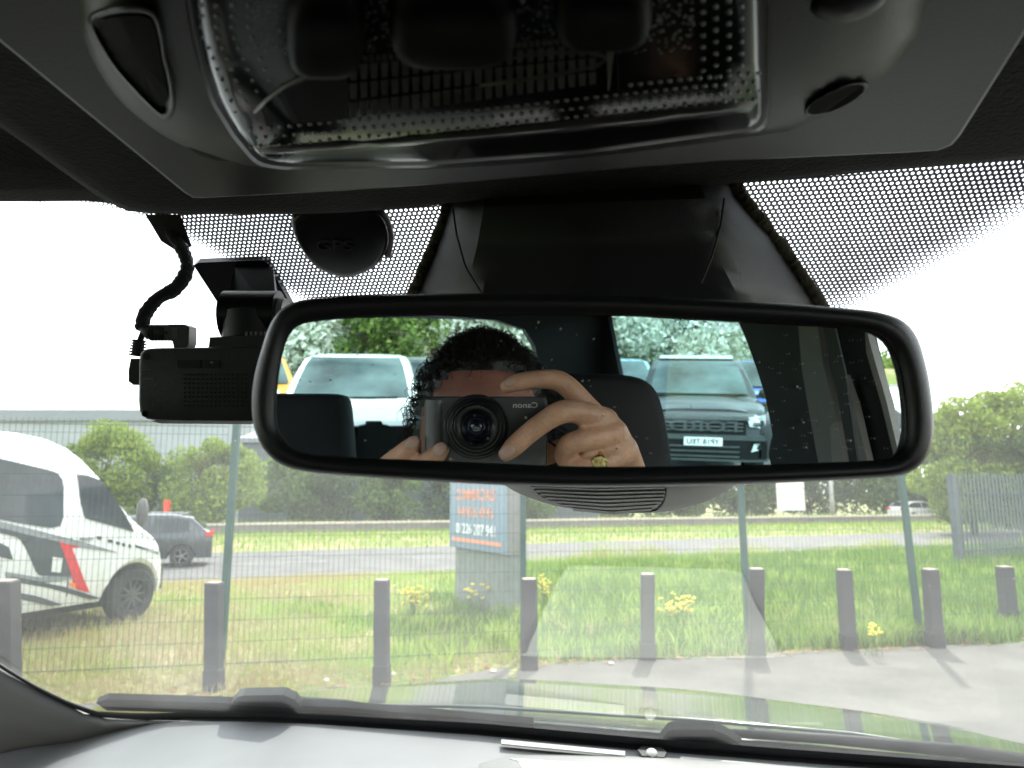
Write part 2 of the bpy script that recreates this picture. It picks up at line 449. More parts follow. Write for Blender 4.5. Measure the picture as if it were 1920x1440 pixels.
# car park
edge = [G(u, v, .004) for u, v in [(-700, 1345), (-200, 1330), (100, 1322), (430, 1304), (700, 1288), (900, 1262), (1000, 1246), (1220, 1236), (1450, 1226), (1600, 1219), (1920, 1204), (2300, 1190), (3400, 1150)]]
edge = [Vec((p[0], p[1], .004)) for p in spline(edge, 60, False)]
edge = [Vec((p.x + .05 * math.sin(i * 2.1), p.y + .06 * math.sin(i * 1.7) + .04 * math.sin(i * 4.3), .004)) for i, p in enumerate(edge)]
back = [Vec((p.x * 1.0 if abs(p.x) < 1e9 else 0, -22, .004)) for p in edge]
v = edge + back; n = len(edge)
tag(mo('car_park', v, [(i, i + n, i + 1 + n, i + 1) for i in range(n - 1)], PARKM), 'pale veil-tinted tarmac car park under the pickups', kind='structure')
def park_edge_y(x):
    return float(np.interp(x, [p.x for p in edge], [p.y for p in edge]))

# ---------------------------------------------------------------- grass
def blade_mat():
    m = bpy.data.materials.new('grass_blades'); m.use_nodes = True
    t = m.node_tree; t.nodes.clear(); n = t.nodes.new; l = t.links.new
    o = n('ShaderNodeOutputMaterial'); a = n('ShaderNodeAttribute'); a.attribute_name = 'tint'
    r = n('ShaderNodeValToRGB'); e = r.color_ramp.elements
    e[0].position = 0; e[0].color = (.095, .19, .03, 1); e[1].position = 1; e[1].color = (.42, .34, .19, 1)
    k0 = r.color_ramp.elements.new(.22); k0.color = (.21, .34, .06, 1); k = r.color_ramp.elements.new(.45); k.color = (.35, .47, .105, 1)
    l(a.outputs['Fac'], r.inputs[0])
    d = n('ShaderNodeBsdfDiffuse'); tr = n('ShaderNodeBsdfTranslucent'); mx = n('ShaderNodeMixShader'); mx.inputs[0].default_value = .42
    l(r.outputs[0], d.inputs[0]); l(r.outputs[0], tr.inputs[0]); l(d.outputs[0], mx.inputs[1]); l(tr.outputs[0], mx.inputs[2]); l(mx.outputs[0], o.inputs[0])
    return m
BLM = blade_mat()
def blades(name, px, py, h, wd, tint, label, lean=.5, zz=None):
    k = len(px); pz = terr(px, py) - .02 if zz is None else zz
    az = rng.uniform(0, 2 * np.pi, k); la = rng.uniform(0, 2 * np.pi, k); ln = h * lean * rng.uniform(.1, 1, k)
    dx, dy = np.cos(az) * wd / 2, np.sin(az) * wd / 2
    lx, ly = np.cos(la) * ln, np.sin(la) * ln
    v = np.empty((k, 5, 3), np.float32)
    v[:, 0] = np.stack([px - dx, py - dy, pz], 1); v[:, 1] = np.stack([px + dx, py + dy, pz], 1)
    v[:, 2] = np.stack([px + dx * .7 + lx * .35, py + dy * .7 + ly * .35, pz + h * .6], 1)
    v[:, 3] = np.stack([px - dx * .7 + lx * .35, py - dy * .7 + ly * .35, pz + h * .6], 1)
    v[:, 4] = np.stack([px + lx, py + ly, pz + h], 1)
    me = bpy.data.meshes.new(name); me.vertices.add(k * 5); me.vertices.foreach_set('co', v.ravel())
    b = np.arange(k) * 5
    quads = np.stack([b, b + 1, b + 2, b + 3], 1); tris = np.stack([b + 3, b + 2, b + 4], 1)
    loops = np.concatenate([quads, tris], 1).ravel()
    me.loops.add(len(loops)); me.loops.foreach_set('vertex_index', loops.astype(np.int32))
    starts = np.empty(2 * k, np.int32); starts[0::2] = np.arange(k) * 7; starts[1::2] = np.arange(k) * 7 + 4
    me.polygons.add(2 * k); me.polygons.foreach_set('loop_start', starts)
    me.update(calc_edges=True); me.validate()
    at = me.attributes.new('tint', 'FLOAT', 'POINT'); at.data.foreach_set('value', np.repeat(tint, 5).astype(np.float32))
    me.materials.append(BLM)
    o = bpy.data.objects.new(name, me); COL.objects.link(o)
    return tag(o, label, kind='stuff')
def noi(x, y, s): return np.array([noise.noise(Vec((a * s, b * s, 3.1))) for a, b in zip(x, y)])
def scatter(kk, y0, y1, spread=1.0):
    y = y0 + (y1 - y0) * rng.random(kk) ** 1.25; x = rng.uniform(-.82, .82, kk) * y * spread
    return x, y
kk = 230000
x, y = scatter(kk, 5.2, 30)
s = -sdist(x, y, LA, LN); ey = np.interp(x, [p.x for p in edge], [p.y for p in edge])
keep = (s > .1) & (y > ey + .02 + rng.random(kk) * .12)
x, y = x[keep], y[keep]
n1 = noi(x, y, .35); n2 = noi(x, y, 1.3)
straw = np.clip(.33 + 1.15 * n1 + .5 * n2 - .10 * (x - 0.3) + np.where(y < ey[keep] + .7, .25, 0), 0, 1)
straw = np.where(x > .2, straw * .35, straw)
dens = rng.random(len(x)) < np.clip(.95 - .45 * straw, .3, 1)
x, y, straw, n1 = x[dens], y[dens], straw[dens], n1[dens]
hh = (.05 + .07 * rng.random(len(x)) + .06 * np.clip(n1 + .3, 0, 1)) * (1 + .7 * (x > .2)) * (1 + .04 * (y - 6))
blades('grass', x, y, hh, .004 + .0007 * y, np.clip(straw + rng.normal(0, .16, len(x)), 0, 1), 'rough short grass between the bollards and the road')
# seeding grass that stands in front of the road, and leafy clumps
kk = 15000; sx = rng.uniform(6, 26, kk); of = -np.abs(rng.normal(.2, .9, kk)) - .15
gx, gy = LA.x + LD.x * sx + LN.x * of, LA.y + LD.y * sx + LN.y * of
cl = noi(gx, gy, .6); u_ = gx / gy * FPX + 960
keep = (u_ > 940) & (rng.random(kk) < np.clip(.35 + 1.5 * cl - .0006 * np.abs(u_ - 1150), .02, 1)); gx, gy, cl = gx[keep], gy[keep], cl[keep]
blades('seeding_grass', gx, gy, rng.uniform(.35, .85, len(gx)) * (.7 + .6 * np.clip(cl, 0, 1)), rng.uniform(.012, .03, len(gx)), np.clip(rng.normal(.62, .25, len(gx)), 0, 1), 'tall seeding grass standing along the near side of the road', lean=.35)
cx_, cyy, ct, ch = [], [], [], []
for _ in range(110):
    a = rng.uniform(-1.2, 7.5); b = rng.uniform(0, 1) ** 1.4 * 7 + np.interp(a, [p.x for p in edge], [p.y for p in edge]) + .25
    n_ = int(rng.integers(40, 130)); r0 = rng.uniform(.08, .32); t0 = rng.choice([.02, .08, .12, .4, .5])
    cx_.append(rng.normal(a, r0, n_)); cyy.append(rng.normal(b, r0, n_)); ct.append(np.full(n_, t0) + rng.normal(0, .07, n_)); ch.append(np.full(n_, rng.uniform(.12, .34)) * rng.uniform(.5, 1.1, n_))
cx_, cyy, ct, ch = map(np.concatenate, (cx_, cyy, ct, ch)); kp = cyy > np.interp(cx_, [p.x for p in edge], [p.y for p in edge]) + .08
blades('weed_clumps', cx_[kp], cyy[kp], ch[kp], rng.uniform(.012, .04, int(kp.sum())), np.clip(ct[kp], 0, 1), 'mixed light and dark leafy weed clumps in the grass', lean=.9)

# tall rank grass in clumps
kk = 8500; cx, cy_ = scatter(kk, 6.4, 27)
n1 = noi(cx, cy_, .5)
s = -sdist(cx, cy_, LA, LN); ey = np.interp(cx, [p.x for p in edge], [p.y for p in edge])
right = (cx > -.2) | (s < 2.5)
keep = (s > .1) & (cy_ > ey + .15) & (n1 + np.where(right, .30, -.34) > rng.random(kk) * .6)
cx, cy_ = cx[keep], cy_[keep]
rp = 14; x = np.repeat(cx, rp) + rng.normal(0, .07, len(cx) * rp); y = np.repeat(cy_, rp) + rng.normal(0, .07, len(cx) * rp)
hh = np.repeat(rng.uniform(.14, .38, len(cx)), rp) * rng.uniform(.6, 1.1, len(x)) * np.where(x > -1, 1, .55)
tt = np.repeat(np.clip(.30 + .55 * noi(cx, cy_, .9) + rng.normal(0, .2, len(cx)), 0, 1), rp) + rng.normal(0, .1, len(x))
blades('tall_grass', x, y, hh, .006 + .0008 * y, np.clip(tt, 0, 1), 'long green grass tufts growing in the verge', lean=.6)
kk = 9000; x = rng.uniform(.5, 6.2, kk); ey = np.interp(x, [p.x for p in edge], [p.y for p in edge]); cl = noi(x, x * 0 + 3, 1.6)
keep = rng.random(kk) < np.clip(.25 + 1.3 * cl + .1 * (x - 2), .03, 1); x, ey, cl = x[keep], ey[keep], cl[keep]
y = ey + .12 + np.abs(rng.normal(0, .28, len(x)))
blades('edge_weeds', x, y, rng.uniform(.10, .34, len(x)) * (.7 + cl), rng.uniform(.008, .022, len(x)), np.clip(rng.normal(.22, .2, len(x)), 0, 1), 'dark leafy weeds along the tarmac edge on the right', lean=.8)
# far verge
kk = 42000; sx = rng.uniform(-25, 62, kk); f = rng.random(kk)
p0 = np.stack([FA.x + FD.x * sx, FA.y + FD.y * sx], 1); p1 = np.stack([WA.x + WD.x * sx, WA.y + WD.y * sx], 1)
extra = rng.random(kk) < .35
pp = p0 + (p1 - p0) * f[:, None]; pp[extra] = p1[extra] + np.stack([np.full(extra.sum(), WN.x), np.full(extra.sum(), WN.y)], 1) * (.4 + rng.random(extra.sum())[:, None] * 5)
hh = np.where(extra, rng.uniform(.2, .75, kk), rng.uniform(.1, .28, kk))
blades('verge_grass', pp[:, 0], pp[:, 1], hh, rng.uniform(.015, .04, kk), np.clip(np.where(extra, .5, .3) + rng.normal(0, .2, kk), 0, 1), 'bright verge grass beyond the road and behind the low wall')
# dead leaves and litter along the tarmac edge
m = MB()
for _ in range(500):
    i = random.random() * 40 + 6; p = edge[int(i)]; q = p + Vec((random.gauss(0, .25), abs(random.gauss(0, .16)) - .1, .012))
    a = random.uniform(0, 6.3); r_ = random.uniform(.015, .04)
    m.add([q + Vec((math.cos(a + k * 1.57) * r_, math.sin(a + k * 1.57) * r_ * .6, random.uniform(0, .015))) for k in range(4)], [(0, 1, 2, 3)])
tag(m.build('leaf_litter', pm('dead_leaves', (.24, .12, .06), .9, var=.4, nscale=3), fix=False), 'brown dead leaves along the tarmac edge', kind='stuff')
WL = pm('white_litter', (.8, .78, .76), .6)
for k, (u, v_) in enumerate([(738, 1263), (925, 1258), (1146, 1243), (612, 1275)]):
    p = G(u, v_, .02); mb = MB(); mb.ball(p, .03, 8, (1, .7, .45))
    tag(mb.build('litter', WL, smooth=True), ['white scrap of litter just right of the second bollard', 'white scrap of litter left of the third bollard base', 'white scrap of litter left of the fourth bollard base', 'white scrap of litter left of the second bollard base'][k], 'litter', 'white scraps on the ground')

# ---------------------------------------------------------------- bollards
BOLM = pm('weathered_recycled_plastic', (.038, .039, .043), .7, var=.2, nscale=9, bump=.3, bscale=60)
BTOP = pm('painted_lit_top', (.42, .33, .29), .85, var=.2, nscale=30)  # pale top colour stands for sunlight falling on the post
BASE = pm('black_bollard_foot', (.03, .03, .034), .8)
bl = [  # u, top v, base v, half width px, where
    (8, 1088, 1300, 22, 'leftmost bollard, half out of the frame beside the white van'),
    (401, 1092, 1292, 14, 'grey post bollard standing right of the white van wheel'),
    (716, 1087, 1283, 13, 'grey post bollard left of the yellow flowers and the sign'),
    (992, 1085, 1255, 14, 'dark post bollard in front of the green fence post right of the sign'),
    (1214, 1076, 1236, 12.5, 'pale veiled post bollard in the middle of the windscreen reflection'),
    (1418, 1066, 1228, 13, 'dark post bollard cut by the right edge of the windscreen reflection'),
    (1592, 1068, 1218, 12, 'leaning dark post bollard second from the right green fence post'),
    (1754, 1067, 1214, 12, 'dark post bollard just right of the rightmost green fence post'),
    (1893, 1062, 1168, 12, 'short dark post bollard in front of the palisade fence')]
for u, vt, vb, hw, lb in bl:
    p = G(u, vb, 0); d = p.y
    top = PL(u - (0 if u < 1500 else 10), vt, p, Vec((0, 1, 0)))
    hgt = top.z; r_ = hw / FPX * (p - C).dot(FW)
    b = thing('bollard', (p.x, p.y, 0), lb, 'bollard', 'square post bollards along the car park edge', rz=random.uniform(-.15, .15))
    k = len([1 for q in bl if q[0] < u])
    tilt = (top.x - p.x)
    mb = MB(); z0 = .17 if u > 300 else .0
    def ring(z, s, rr=r_, til=tilt, hg=hgt):
        c = .18 * rr; return [Vec((a * s + til * z / hg, e * s, z)) for a, e in [(-rr + c, -rr), (rr - c, -rr), (rr, -rr + c), (rr, rr - c), (rr - c, rr), (-rr + c, rr), (-rr, rr - c), (-rr, -rr + c)]]
    mb.add(*rings([ring(z0, 1), ring(hgt - .012, 1), ring(hgt, .9)], True, True, True)); mb.build('post', BOLM, b, local=True)
    mb = MB(); mb.add(*rings([ring(hgt + .001, .86), ring(hgt + .004, .8)], True, True, True)); mb.build('lit_top', BTOP, b, local=True)
    mb = MB(); mb.add(*rings([ring(-.05, 1.12), ring(z0 - .01, 1.12), ring(z0 + .003, 1.0)], True, True, True)); mb.build('foot', BASE, b, local=True)

# ---------------------------------------------------------------- green welded mesh fence
GRN = pm('green_powder_coat', (.012, .062, .052), .5)
fp = [G(418, 1262, 0), G(981, 1236, 0), G(1402, 1210, 0), G(1733, 1205, 0)]
# straight line fit
xs_ = np.array([p.x for p in fp]); ys_ = np.array([p.y for p in fp]); kf, bf = np.polyfit(xs_, ys_, 1)
posts = [PL(u, 1150, Vec((0, bf, 0)), Vec((-kf, 1, 0))) for u in (418, 981, 1402, 1722)]
pxs = [-8.3, -5.4] + [p.x for p in posts] + [posts[-1].x + 2.6, posts[-1].x + 5.2]
fence = thing('mesh_fence', (0, bf, 0), 'green welded wire mesh fence with square posts behind the bollards', 'fence')
FHT = 2.42
for i, x_ in enumerate(pxs):
    y_ = kf * x_ + bf; mb = MB(); tl = [0, 0, .03, 0, -.02, -.09, 0, 0][i]
    r_ = .032
    mb.add(*rings([[Vec((x_ + a * r_, y_ + b_ * r_, -.1)) for a, b_ in [(-1, -1), (1, -1), (1, 1), (-1, 1)]], [Vec((x_ + tl + a * r_, y_ + b_ * r_, FHT + .03)) for a, b_ in [(-1, -1), (1, -1), (1, 1), (-1, 1)]]], True, True, True))
    mb.build('post', GRN, fence)
for i in range(len(pxs) - 1):
    mb = MB(); a, b_ = pxs[i] + .05, pxs[i + 1] - .05; n = int((b_ - a) / .05)
    for k in range(n + 1):
        x_ = a + (b_ - a) * k / n; y_ = kf * x_ + bf; r_ = .0019
        mb.add([(x_ - r_, y_, .05), (x_ + r_, y_ + r_, .05), (x_ - r_, y_, FHT), (x_ + r_, y_ + r_, FHT), (x_ , y_ - r_ * 1.5, .05), (x_, y_ - r_ * 1.5, FHT)], [(0, 4, 5, 2), (4, 1, 3, 5), (1, 0, 2, 3)])
    for z in np.arange(.08, FHT, .2):
        pa, pb = Vec((a, kf * a + bf, z)), Vec((b_, kf * b_ + bf, z))
        mb.tube([pa, pb], .0026, 4, False)
    for z in (.08, FHT - .06): mb.tube([Vec((a, kf * a + bf - .012, z)), Vec((b_, kf * b_ + bf - .012, z))], .004, 4, False)
    mb.build('mesh_panel', GRN, fence, fix=False)

# ---------------------------------------------------------------- board sign
SGB = pm('sign_veiled_blue_grey', (.17, .25, .32), .35, var=.05)  # panel and lettering colours washed pale to imitate the windscreen veil
SGS = pm('sign_side_grey', (.22, .22, .21), .5)
ORG = pm('sign_veiled_orange', (.70, .30, .20), .5, var=.05)
SWH = pm('sign_white', (.8, .82, .82), .5, var=.03)
PED = pm('sign_pedestal', (.17, .20, .185), .7, var=.15)
sb = G(905, 1128, -.02); sb.z = 0
pl_ = PL(843, 1014, G(862, 1122, 0), Vec((0, 1, 0)))
A_ = PL(843, 1014, Vec((0, 11.6, 0)), Vec((0, 1, 0))); B_ = PL(952, 1053, Vec((0, 9.9, 0)), Vec((0, 1, 0)))
zb = (A_.z + B_.z) / 2; A_.z = B_.z = zb
ex = (B_ - A_).normalized(); ez = Vec((0, 0, 1)); en = ex.cross(ez)     # en faces the camera
if en.y > 0: en = -en
Wd = (B_ - A_).length; Hs = 1.75
sign = thing('board_sign', (sb.x, A_.y, 0), 'tall blue grey pylon sign with orange lettering and a pale pedestal, beyond the mesh fence', 'sign')
mb = MB(); mb.prism([A_, B_, B_ + ez * Hs, A_ + ez * Hs], -en * .28); mb.build('cabinet', SGS, sign)
mb = MB(); q = en * .008; mb.prism([A_ + q + ez * .01 + ex * .01, B_ + q + ez * .01 - ex * .01, B_ + q + ez * (Hs - .01) - ex * .01, A_ + q + ez * (Hs - .01) + ex * .01], -en * .008); mb.build('face_panel', SGB, sign)
mb = MB(); a, b_ = A_ + ex * .14 - en * .05, B_ - ex * .02 - en * .05; a.z = b_.z = -.1
mb.prism([a, b_, b_ + ez * (zb + .1), a + ez * (zb + .1)], -en * .2); mb.build('pedestal', PED, sign)
def SP(x_, z_): return A_ + en * .012 + ex * (x_ * Wd) + ez * z_
def stxt(s_, x_, z_, w_, h_, mt): text(s_, .2, frame(ex, ez, en, SP(x_, z_)), mt, 'lettering', sign, ext=.002, fit=(w_ * Wd, h_))
stxt('01226 207 941', .48, .30, .68, .16, SWH)
stxt("VANS & 4X4's", .48, .56, .62, .16, ORG)
stxt('COMMERCIALS', .48, .81, .70, .17, ORG)
stxt('LIGHT VANS &', .48, 1.06, .62, .15, ORG)
mb = MB(); mb.prism([SP(.06, .10), SP(.92, .10), SP(.92, .155), SP(.06, .155)], en * .003); mb.build('stripe', ORG, sign)

# ---------------------------------------------------------------- lathe wheel and generic road vehicle
def wheel(parent, x, y, z, r, wd, side, rim=RIM, spokes=10, name='wheel'):
    """axle along local x"""
    wl = bpy.data.objects.new(name, None)
    prof = [(.62, -.5), (.66, -.5), (.93, -.5), (1, -.34), (1, .34), (.93, .5), (.66, .5), (.62, .5)]
    R = []
    for a in range(28):
        t = 2 * math.pi * a / 28
        R.append([Vec((x + p[1] * wd, y + math.cos(t) * p[0] * r, z + math.sin(t) * p[0] * r)) for p in prof])
    n = len(prof); vs = [q for q_ in R for q in q_]; fs = [(a * n + i, a * n + i + 1, ((a + 1) % 28) * n + i + 1, ((a + 1) % 28) * n + i) for a in range(28) for i in range(n - 1)]
    mb = MB(); mb.add(vs, fs)
    t = mb.build(name, TYRE, parent, smooth=True, local=True, ang=40)
    mb = MB(); xo = x + side * wd * .42
    R = []
    for pr, px in [(.64, .0), (.60, -.01), (.56, -.05), (.5, -.11), (.05, -.11)]:
        R.append([Vec((xo + side * px, y + math.cos(2 * math.pi * a / 28) * pr * r, z + math.sin(2 * math.pi * a / 28) * pr * r)) for a in range(28)])
    mb.add(*rings(R, True, False, True)); mb.build('wheel_barrel', BLKS, t, smooth=True, local=True)
    mb = MB()
    for k in range(spokes):
        t_ = 2 * math.pi * k / spokes; d = Vec((0, math.cos(t_), math.sin(t_))); e = Vec((0, -math.sin(t_), math.cos(t_)))
        o = Vec((xo - side * .012, y, z)); a_, b2 = .10 * r, .60 * r
        mb.prism([o + d * a_ - e * .05 * r, o + d * b2 - e * .035 * r, o + d * b2 + e * .035 * r, o + d * a_ + e * .05 * r], Vec((-side * .03, 0, 0)))
    mb.tube([(xo - side * .05, y, z), (xo + side * .005, y, z)], .13 * r, 14)
    R = [[Vec((xo + side * px, y + math.cos(2 * math.pi * a / 28) * pr * r, z + math.sin(2 * math.pi * a / 28) * pr * r)) for a in range(28)] for pr, px in [(.645, -.02), (.645, .008), (.59, .008), (.59, -.03)]]
    mb.add(*rings(R)); mb.build('rim', rim, t, local=True)
    return t
def body_at(top, zb, W, belt, tum, rr=.06, nose=None):
    """returns section builder; top = [(s, z)], s forward; nose = list of (s, width factor)"""
    def sec(s_, zt):
        wf = 1.0 if nose is None else float(np.interp(s_, [a for a, b in nose], [b for a, b in nose]))
        hw = W / 2 * wf; bz = min(belt, zt - rr * .5)
        tw = hw - tum * max(0, zt - belt)
        if zt > belt + .01:
            half = [(hw * .96, zb), (hw, zb + .12), (hw, bz - .12), (hw - .015, bz), (tw + (hw - tw) * .12, zt - rr), (tw - rr * .3, zt - rr * .3), (tw - rr * 1.3, zt), (tw * .5, zt + .012)]
        else:
            half = [(hw * .96, zb), (hw, zb + .12), (hw, bz - .14), (hw - .01, bz - .05), (hw - .02, zt - rr * .5), (hw - rr * .7, zt - rr * .15), (hw - rr * 1.8, zt), (hw * .5, zt + .02)]
        pts = [(-a, b) for a, b in half] + [(0, half[-1][1])] + [(a, b) for a, b in half[::-1]]
        return [Vec((a, s_, b)) for a, b in pts]
    return sec
def body_mesh(top, zb, W, belt, tum, rr=.06, nose=None, arches=(), zfloor=None):
    sec = body_at(top, zb, W, belt, tum, rr, nose)
    ss = sorted(set([round(a, 3) for a in np.arange(top[0][0], top[-1][0] + .001, .09)] + [a for a, b in top]))
    zs = np.interp(ss, [a for a, b in top], [b for a, b in top])
    R = []
    for s_, z_ in zip(ss, zs):
        r = sec(s_, z_)
        for (ac, ar) in arches:
            if abs(s_ - ac) < ar:
                hz = math.sqrt(ar * ar - (s_ - ac) ** 2) + .30
                for k in (0, 1, -1, -2):
                    r[k].z = max(r[k].z, hz + (.0 if k in (0, -1) else .05))
        R.append(r)
    return rings(R, True, True, True)
def side_x(s_, z_, W, belt, tum, nose=None):
    wf = 1.0 if nose is None else float(np.interp(s_, [a for a, b in nose], [b for a, b in nose]))
    return W / 2 * wf - tum * max(0, z_ - belt)

# ---------------------------------------------------------------- white van (left)
Wc = G(250, 1160, 0); Wc = C + (Wc - C) * (9.55 / (Wc - C).dot(FW)); 
Wc = Vec((Wc.x, Wc.y, 0))
vang = rad(69)                                                     # heading
VF = Vec((math.cos(vang), math.sin(vang), 0)); VS = Vec((math.sin(vang), -math.cos(vang), 0))   # VS: towards the camera side
vorig = Wc - VS * 1.0                                              # centre line at the front axle
van = thing('white_van', vorig, 'white high roof van with red and grey striped side seen through the mesh fence', 'van', rz=vang - rad(90))
VW = 2.0
def VPX(u, v_):   # pixel -> local (s,z) on the near side
    p = PL(u, v_, Wc, VS); return ((p - Wc).dot(VF), p.z)
vtop = [(-5.2, 2.42), (-4.9, 2.50)]
for u, v_ in [(0, 803), (60, 811), (110, 822), (140, 836), (165, 858), (192, 890), (218, 930), (243, 965), (262, 984), (288, 1004), (303, 1020), (310, 1040)]:
    s_, z_ = VPX(u, v_)
    if s_ > vtop[-1][0] + .02: vtop.append((s_, z_))
print('VAN', [(round(a, 2), round(b, 2)) for a, b in vtop])
vtop = [(a + .06 * max(0, min(1, (a + 1.2) / 1.4)), b) for a, b in vtop]; smax = vtop[-1][0]
vtop = [(a, b) for a, b in vtop] + [(smax + .06, vtop[-1][1] - .25), (smax + .08, .62)]
vn = [(-6, 1), (smax - .6, 1), (smax - .2, .96), (smax + .02, .86), (smax + .1, .78)]
vs, fs = body_mesh(vtop, .33, VW, 1.15, .10, .10, vn, arches=((0, .47), (-3.66, .47)))
mb = MB(); mb.add(vs, fs); mb.build('body', WHT, van, smooth=True, local=True, ang=35)
def vpoly(pts, off=.006, th_=.012):
    q = []
    for a, b in pts:
        q.append(Vec((side_x(a, b, VW, 1.15, .10, vn) + off, a, b)))
    return q
def vpanel(name, pxs_, mat, off=.006, smooth_=True, n=40, par=None):
    pts = [VPX(*p) for p in pxs_]
    if smooth_: pts = [tuple(p) for p in lin(pts, n, True)]
    q = vpoly(pts, off); mb = MB(); mb.add(q + [p - Vec((.03, 0, 0)) for p in q], [tuple(range(len(q)))] + [(i, (i + 1) % len(q), (i + 1) % len(q) + len(q), i + len(q)) for i in range(len(q))])
    return mb.build(name, mat, par or van, local=True)
VGL = pm('van_glass', (.05, .06, .07), .06, var=.6, nscale=1.5, spec=.35)
vpanel('side_window', [(-150, 822), (0, 857), (112, 884), (124, 892), (126, 910), (121, 975), (114, 987), (95, 990), (40, 981), (0, 973), (-150, 955)], VGL)
vpanel('door_window', [(153, 890), (170, 891), (196, 900), (214, 925), (236, 962), (252, 998), (236, 992), (200, 982), (162, 971), (156, 940)], VGL)
VDK = pm('decal_dark_grey', (.06, .07, .08), .4); VGR = pm('decal_mid_grey', (.22, .24, .25), .4); VRD = pm('decal_red', (.62, .03, .035), .4)
vpanel('dark_decal', [(-60, 975), (0, 986), (40, 998), (110, 1013), (122, 1040), (137, 1082), (70, 1079), (56, 1045), (40, 1008), (0, 998), (-60, 990)], VDK, .008)
vpanel('red_decal', [(109, 1012), (160, 1026), (134, 1027), (146, 1058), (158, 1090), (168, 1112), (140, 1104), (132, 1074), (120, 1040)], VRD, .010)
vpanel('grey_stripe', [(-60, 962), (60, 992), (160, 1018), (222, 1036), (160, 1028), (60, 1004), (-60, 975)], VGR, .013)
vpanel('lower_stripe', [(20, 1080), (120, 1100), (190, 1122), (170, 1124), (90, 1102), (20, 1090)], VDK, .008)
vpanel('lower_stripe', [(20, 1108), (70, 1118), (118, 1134), (95, 1136), (20, 1120)], VDK, .008)
vpanel('lower_stripe', [(10, 1072), (70, 1082), (140, 1078), (140, 1086), (70, 1094), (10, 1084)], VGR, .008)
vpanel('bonnet_stripe', [(253, 1021), (305, 1036), (305, 1040), (253, 1026)], VDK, .008)
vpanel('picture_decal', [(-60, 1012), (0, 1018), (16, 1026), (24, 1050), (0, 1044), (-60, 1040)], VDK, .010)
vpanel('filler_flap', [(98, 1044), (116, 1047), (112, 1074), (95, 1072)], WHT, .014)
vpanel('marker_lamp', [(130, 1092), (139, 1094), (139, 1101), (130, 1100)], pm('amber', (.9, .25, .02), .3), .02)
vpanel('door_handle', [(150, 1008), (172, 1008), (172, 1012), (150, 1012)], VGR, .03)
for a, b, w_, h_ in [(183, 1005, 7, 7), (203, 1011, 8, 7), (218, 1015, 6, 7), (229, 1018, 5, 7), (241, 1020, 4, 8)]:
    vpanel('small_mark', [(a, b), (a + w_, b + 1), (a + w_, b + h_), (a, b + h_ - 1)], VDK, .010)
for s_, z0, z1 in [(VPX(140, 950)[0], .45, 2.0)]:
    mb = MB(); mb.box((VW / 2 + .003, s_, (z0 + 1.15) / 2), (.006, .012, 1.15 - z0)); mb.build('door_gap', VDK, van, local=True)
sv, zv = VPX(258, 975)
mb = MB(); mb.ball((VW / 2 + .13, sv - .05, 1.45), .1, 12, (.9, .7, 1.9)); mb.build('door_mirror', GREY, van, smooth=True, local=True)
# windscreen
wb, wt = VPX(258, 984), VPX(160, 855)
mb = MB()
for t0, t1 in [(.06, .94)]:
    A0 = [(side_x(wb[0], wb[1], VW, 1.15, .1, vn) - .12, wb[0], wb[1] + .03)]
    y0, z0, y1, z1 = wb[0] - .06, wb[1] + .06, wt[0] + .1, wt[1] - .06
    mb.add([(-.82, y0 + .05, z0), (.82, y0 + .05, z0), (.74, y1 + .05, z1), (-.74, y1 + .05, z1)], [(0, 1, 2, 3)])
mb.build('windscreen', DGL, van, local=True)
for s_ in (0, -3.66):
    for sd in (1, -1):
        wheel(van, sd * (VW / 2 - .13), s_, .345, .345, .22, sd, BLKS if False else pm('dark_alloy', (.12, .12, .13), .35, .7), 10)
mb = MB(); mb.box((0, smax + .03, .5), (1.6, .14, .3)); mb.build('front_bumper', GREYD, van, local=True)
mb = MB(); mb.box((0, -2.2, .30), (1.5, 5.4, .16)); mb.build('underbody', BLK, van, local=True)

